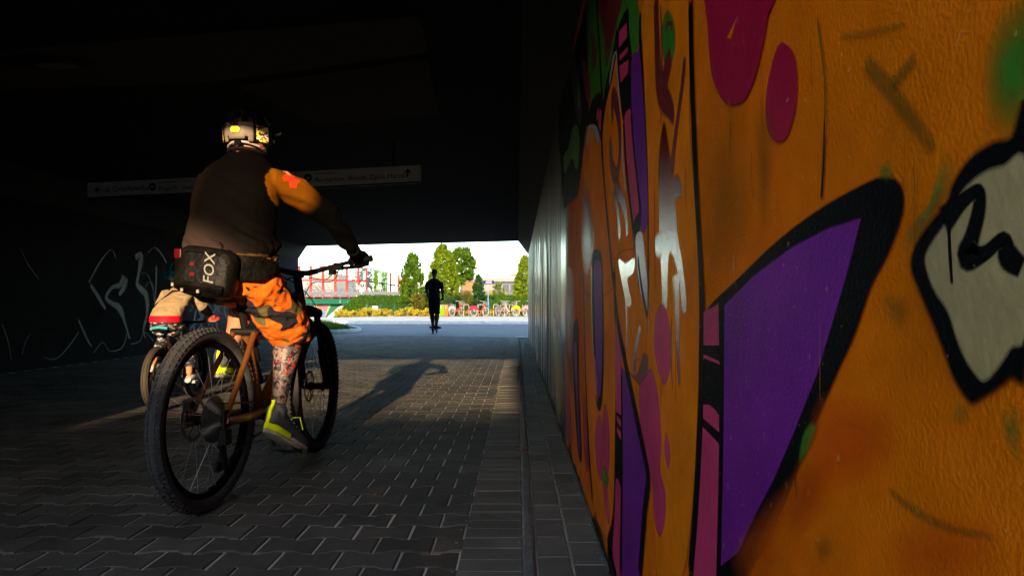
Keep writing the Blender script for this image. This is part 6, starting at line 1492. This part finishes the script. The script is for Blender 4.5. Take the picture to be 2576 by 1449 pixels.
# ================================================================ hire bicycles at the stands
m_hire = mat('hire_silver', (.20, .195, .19), .75); m_htyre = mat('hire_tyre', (.20, .185, .165), .7)
def hire_bike(cx_, y, rz, skirt, tube_c, label):
    x = (1060 + cx_ / 5.176) * .9659
    b = empty('hire_bicycle', ((x - VX) / FPX * y, y, .09), rz, label, 'bicycle', 'hire bicycles at the stands')
    wr = .34; m_s = mat('skirt', skirt, .8) ; m_t = mat('hire_tube', tube_c, .8)
    for yy in (-.54, .54): wheel(b, (0, yy, wr), wr, .05, knobs=False, rim_m=m_hire, tyre_m=m_htyre, spokes=12, spoke_r=.005, rim_d=.03)
    g = G(); g.tube([(0, -.08, .30), (0, -.16, .62)], .028, 8); g.tube([(0, -.05, .32), (0, .12, .36), (0, .30, .55), (0, .42, .82)], .045, 10); g.tube([(0, .40, .92), (0, .44, .74)], .035, 10); g.obj('frame', m_t, b, smooth=True)
    g = G()
    for s in (-1, 1): g.tube([(s * .05, .54, wr), (s * .05, .46, .66), (0, .44, .74)], .018, 6); g.tube([(s * .06, -.54, wr), (s * .04, -.08, .30)], .016, 6); g.tube([(s * .06, -.54, wr), (s * .03, -.2, .58)], .013, 6)
    g.obj('fork', m_hire, b, smooth=True)
    g = G(); g.tube([(0, -.16, .62), (0, -.21, .88)], .018, 8); g.obj('seat_post', m_hire, b)
    g = G(); g.loft([((0, -.34, .90), (.09, 0, 0), (0, 0, .025)), ((0, -.22, .91), (.06, 0, 0), (0, 0, .025)), ((0, -.08, .905), (.02, 0, 0), (0, 0, .018))], 12); g.obj('saddle', m_plastic, b, smooth=True)
    g = G(); pts = [(-.92, .40), (-.86, .66), (-.70, .76), (-.40, .76), (-.18, .60), (-.16, .46), (-.30, .44), (-.54, .58), (-.78, .44)]
    g.prism(pts, lambda a, c: (-.05, a, c), lambda a, c: (.05, a, c)); g.obj('rear_skirt', m_s, b, bevel=.015)
    g = G(); g.tube([(0, .40, .92), (0, .37, 1.06)], .02, 8); g.tube([(-.30, .26, 1.10), (-.16, .34, 1.10), (0, .38, 1.07), (.16, .34, 1.10), (.30, .26, 1.10)], .018, 8); g.obj('handlebar', m_hire, b, smooth=True)
    bk = G()
    for z, k in ((.80, .8), (1.0, 1.0)): bk.tube([(-.17 * k, .48, z), (.17 * k, .48, z), (.17 * k, .70, z), (-.17 * k, .70, z)], .012, 6, closed=True)
    for a in (-1, -.33, .33, 1):
        for yy in (.48, .70): bk.tube([(.136 * a, yy, .80), (.17 * a, yy, 1.0)], .009, 5)
    bk.obj('basket', m_hire, b)
    g = G(); g.tube([(-.09, -.06, .30), (.09, -.06, .30)], .06, 12); g.box((.08, .08, .24), (.02, .18, .03)); g.box((-.08, -.20, .36), (.02, .18, .03)); g.obj('crankset', m_plastic, b)
RZB = R(-48)
hire_bike(672, 50.0, RZB + R(14), (.24, .23, .22), (.36, .015, .025), 'silver hire bicycle with a red frame beside the recycling bins')
hire_bike(980, 50.0, RZB, (.42, .012, .045), (.42, .02, .03), 'hire bicycle with a pink-red rear wheel skirt beside the blue sign post')
hire_bike(1282, 50.1, RZB + R(18), (.10, .10, .11), (.45, .05, .06), 'dark-skirted hire bicycle right of the empty stand')
hire_bike(1392, 49.9, RZB + R(100), (.50, .32, .004), (.26, .23, .2), 'hire bicycle with a bright yellow rear wheel skirt')
hire_bike(1530, 49.6, RZB + R(95), (.32, .18, .16), (.3, .12, .11), 'pale pink hire bicycle in front of the yellow-skirted one')
hire_bike(1640, 50.2, RZB + R(20), (.3, .02, .02), (.34, .02, .02), 'red hire bicycle half hidden by the mural wall end')

# ================================================================ behind the photographer: hedge on the bank that shades the near paving
rnd = random.Random(77)
for i in range(7):
    x = -7.2 + i * 1.35
    t = empty('hedge_bush', (x, -14.0, 3.1), 0, 'evergreen hedge bush on the bank behind the underpass mouth', 'shrub', 'hedge behind the underpass')
    g = G(); g.tube([(0, 0, 0), (.05, 0, .4), (0, .05, .8)], [.06, .05, .03], 6); g.obj('trunk', m_bark, t)
    g = G(); leaves(g, 2200, lambda r: (r.uniform(-.75, .75), r.gauss(0, .28), min(.86 + r.gauss(0, .10), r.uniform(-.05, 1.05))), .085, rnd); g.obj('crown', m_leaf_d, t)

# ================================================================ small things on the paving
m_leafdry = mat('dry_leaf', (.30, .11, .02), .8, var=.3, scale=40)
for k, (x, y, rz, sc_, lab) in enumerate([(.048, 3.99, .4, 1.0, 'curled orange dry leaf lying on the mortar strip near the mural wall'), (-.62, 3.0, 1.2, .8, 'small brown dry leaf on the pavers ahead of the gutter slabs'), (.03, 9.3, 2.0, 1.0, 'tiny orange dry leaf far along the mortar strip')]):
    g = G(); pts = [(-.030, 0, .004), (-.012, .013, .010), (.012, .011, .006), (.032, .002, .014), (.010, -.012, .012), (-.014, -.011, .007)]
    g.v = [(a * sc_, b * sc_, c * sc_ + .008) for a, b, c in pts] + [(0, 0, .005), ]; g.f = [(i, (i + 1) % 6, 6) for i in range(6)]
    g.tube([(-.030 * sc_, 0, .010), (-.048 * sc_, .006, .016)], .0012, 5)
    o = g.obj('fallen_leaf', m_leafdry); o.location = (x, y, 0.002); o.rotation_euler = (0, 0, rz); tag(o, lab, 'leaf')
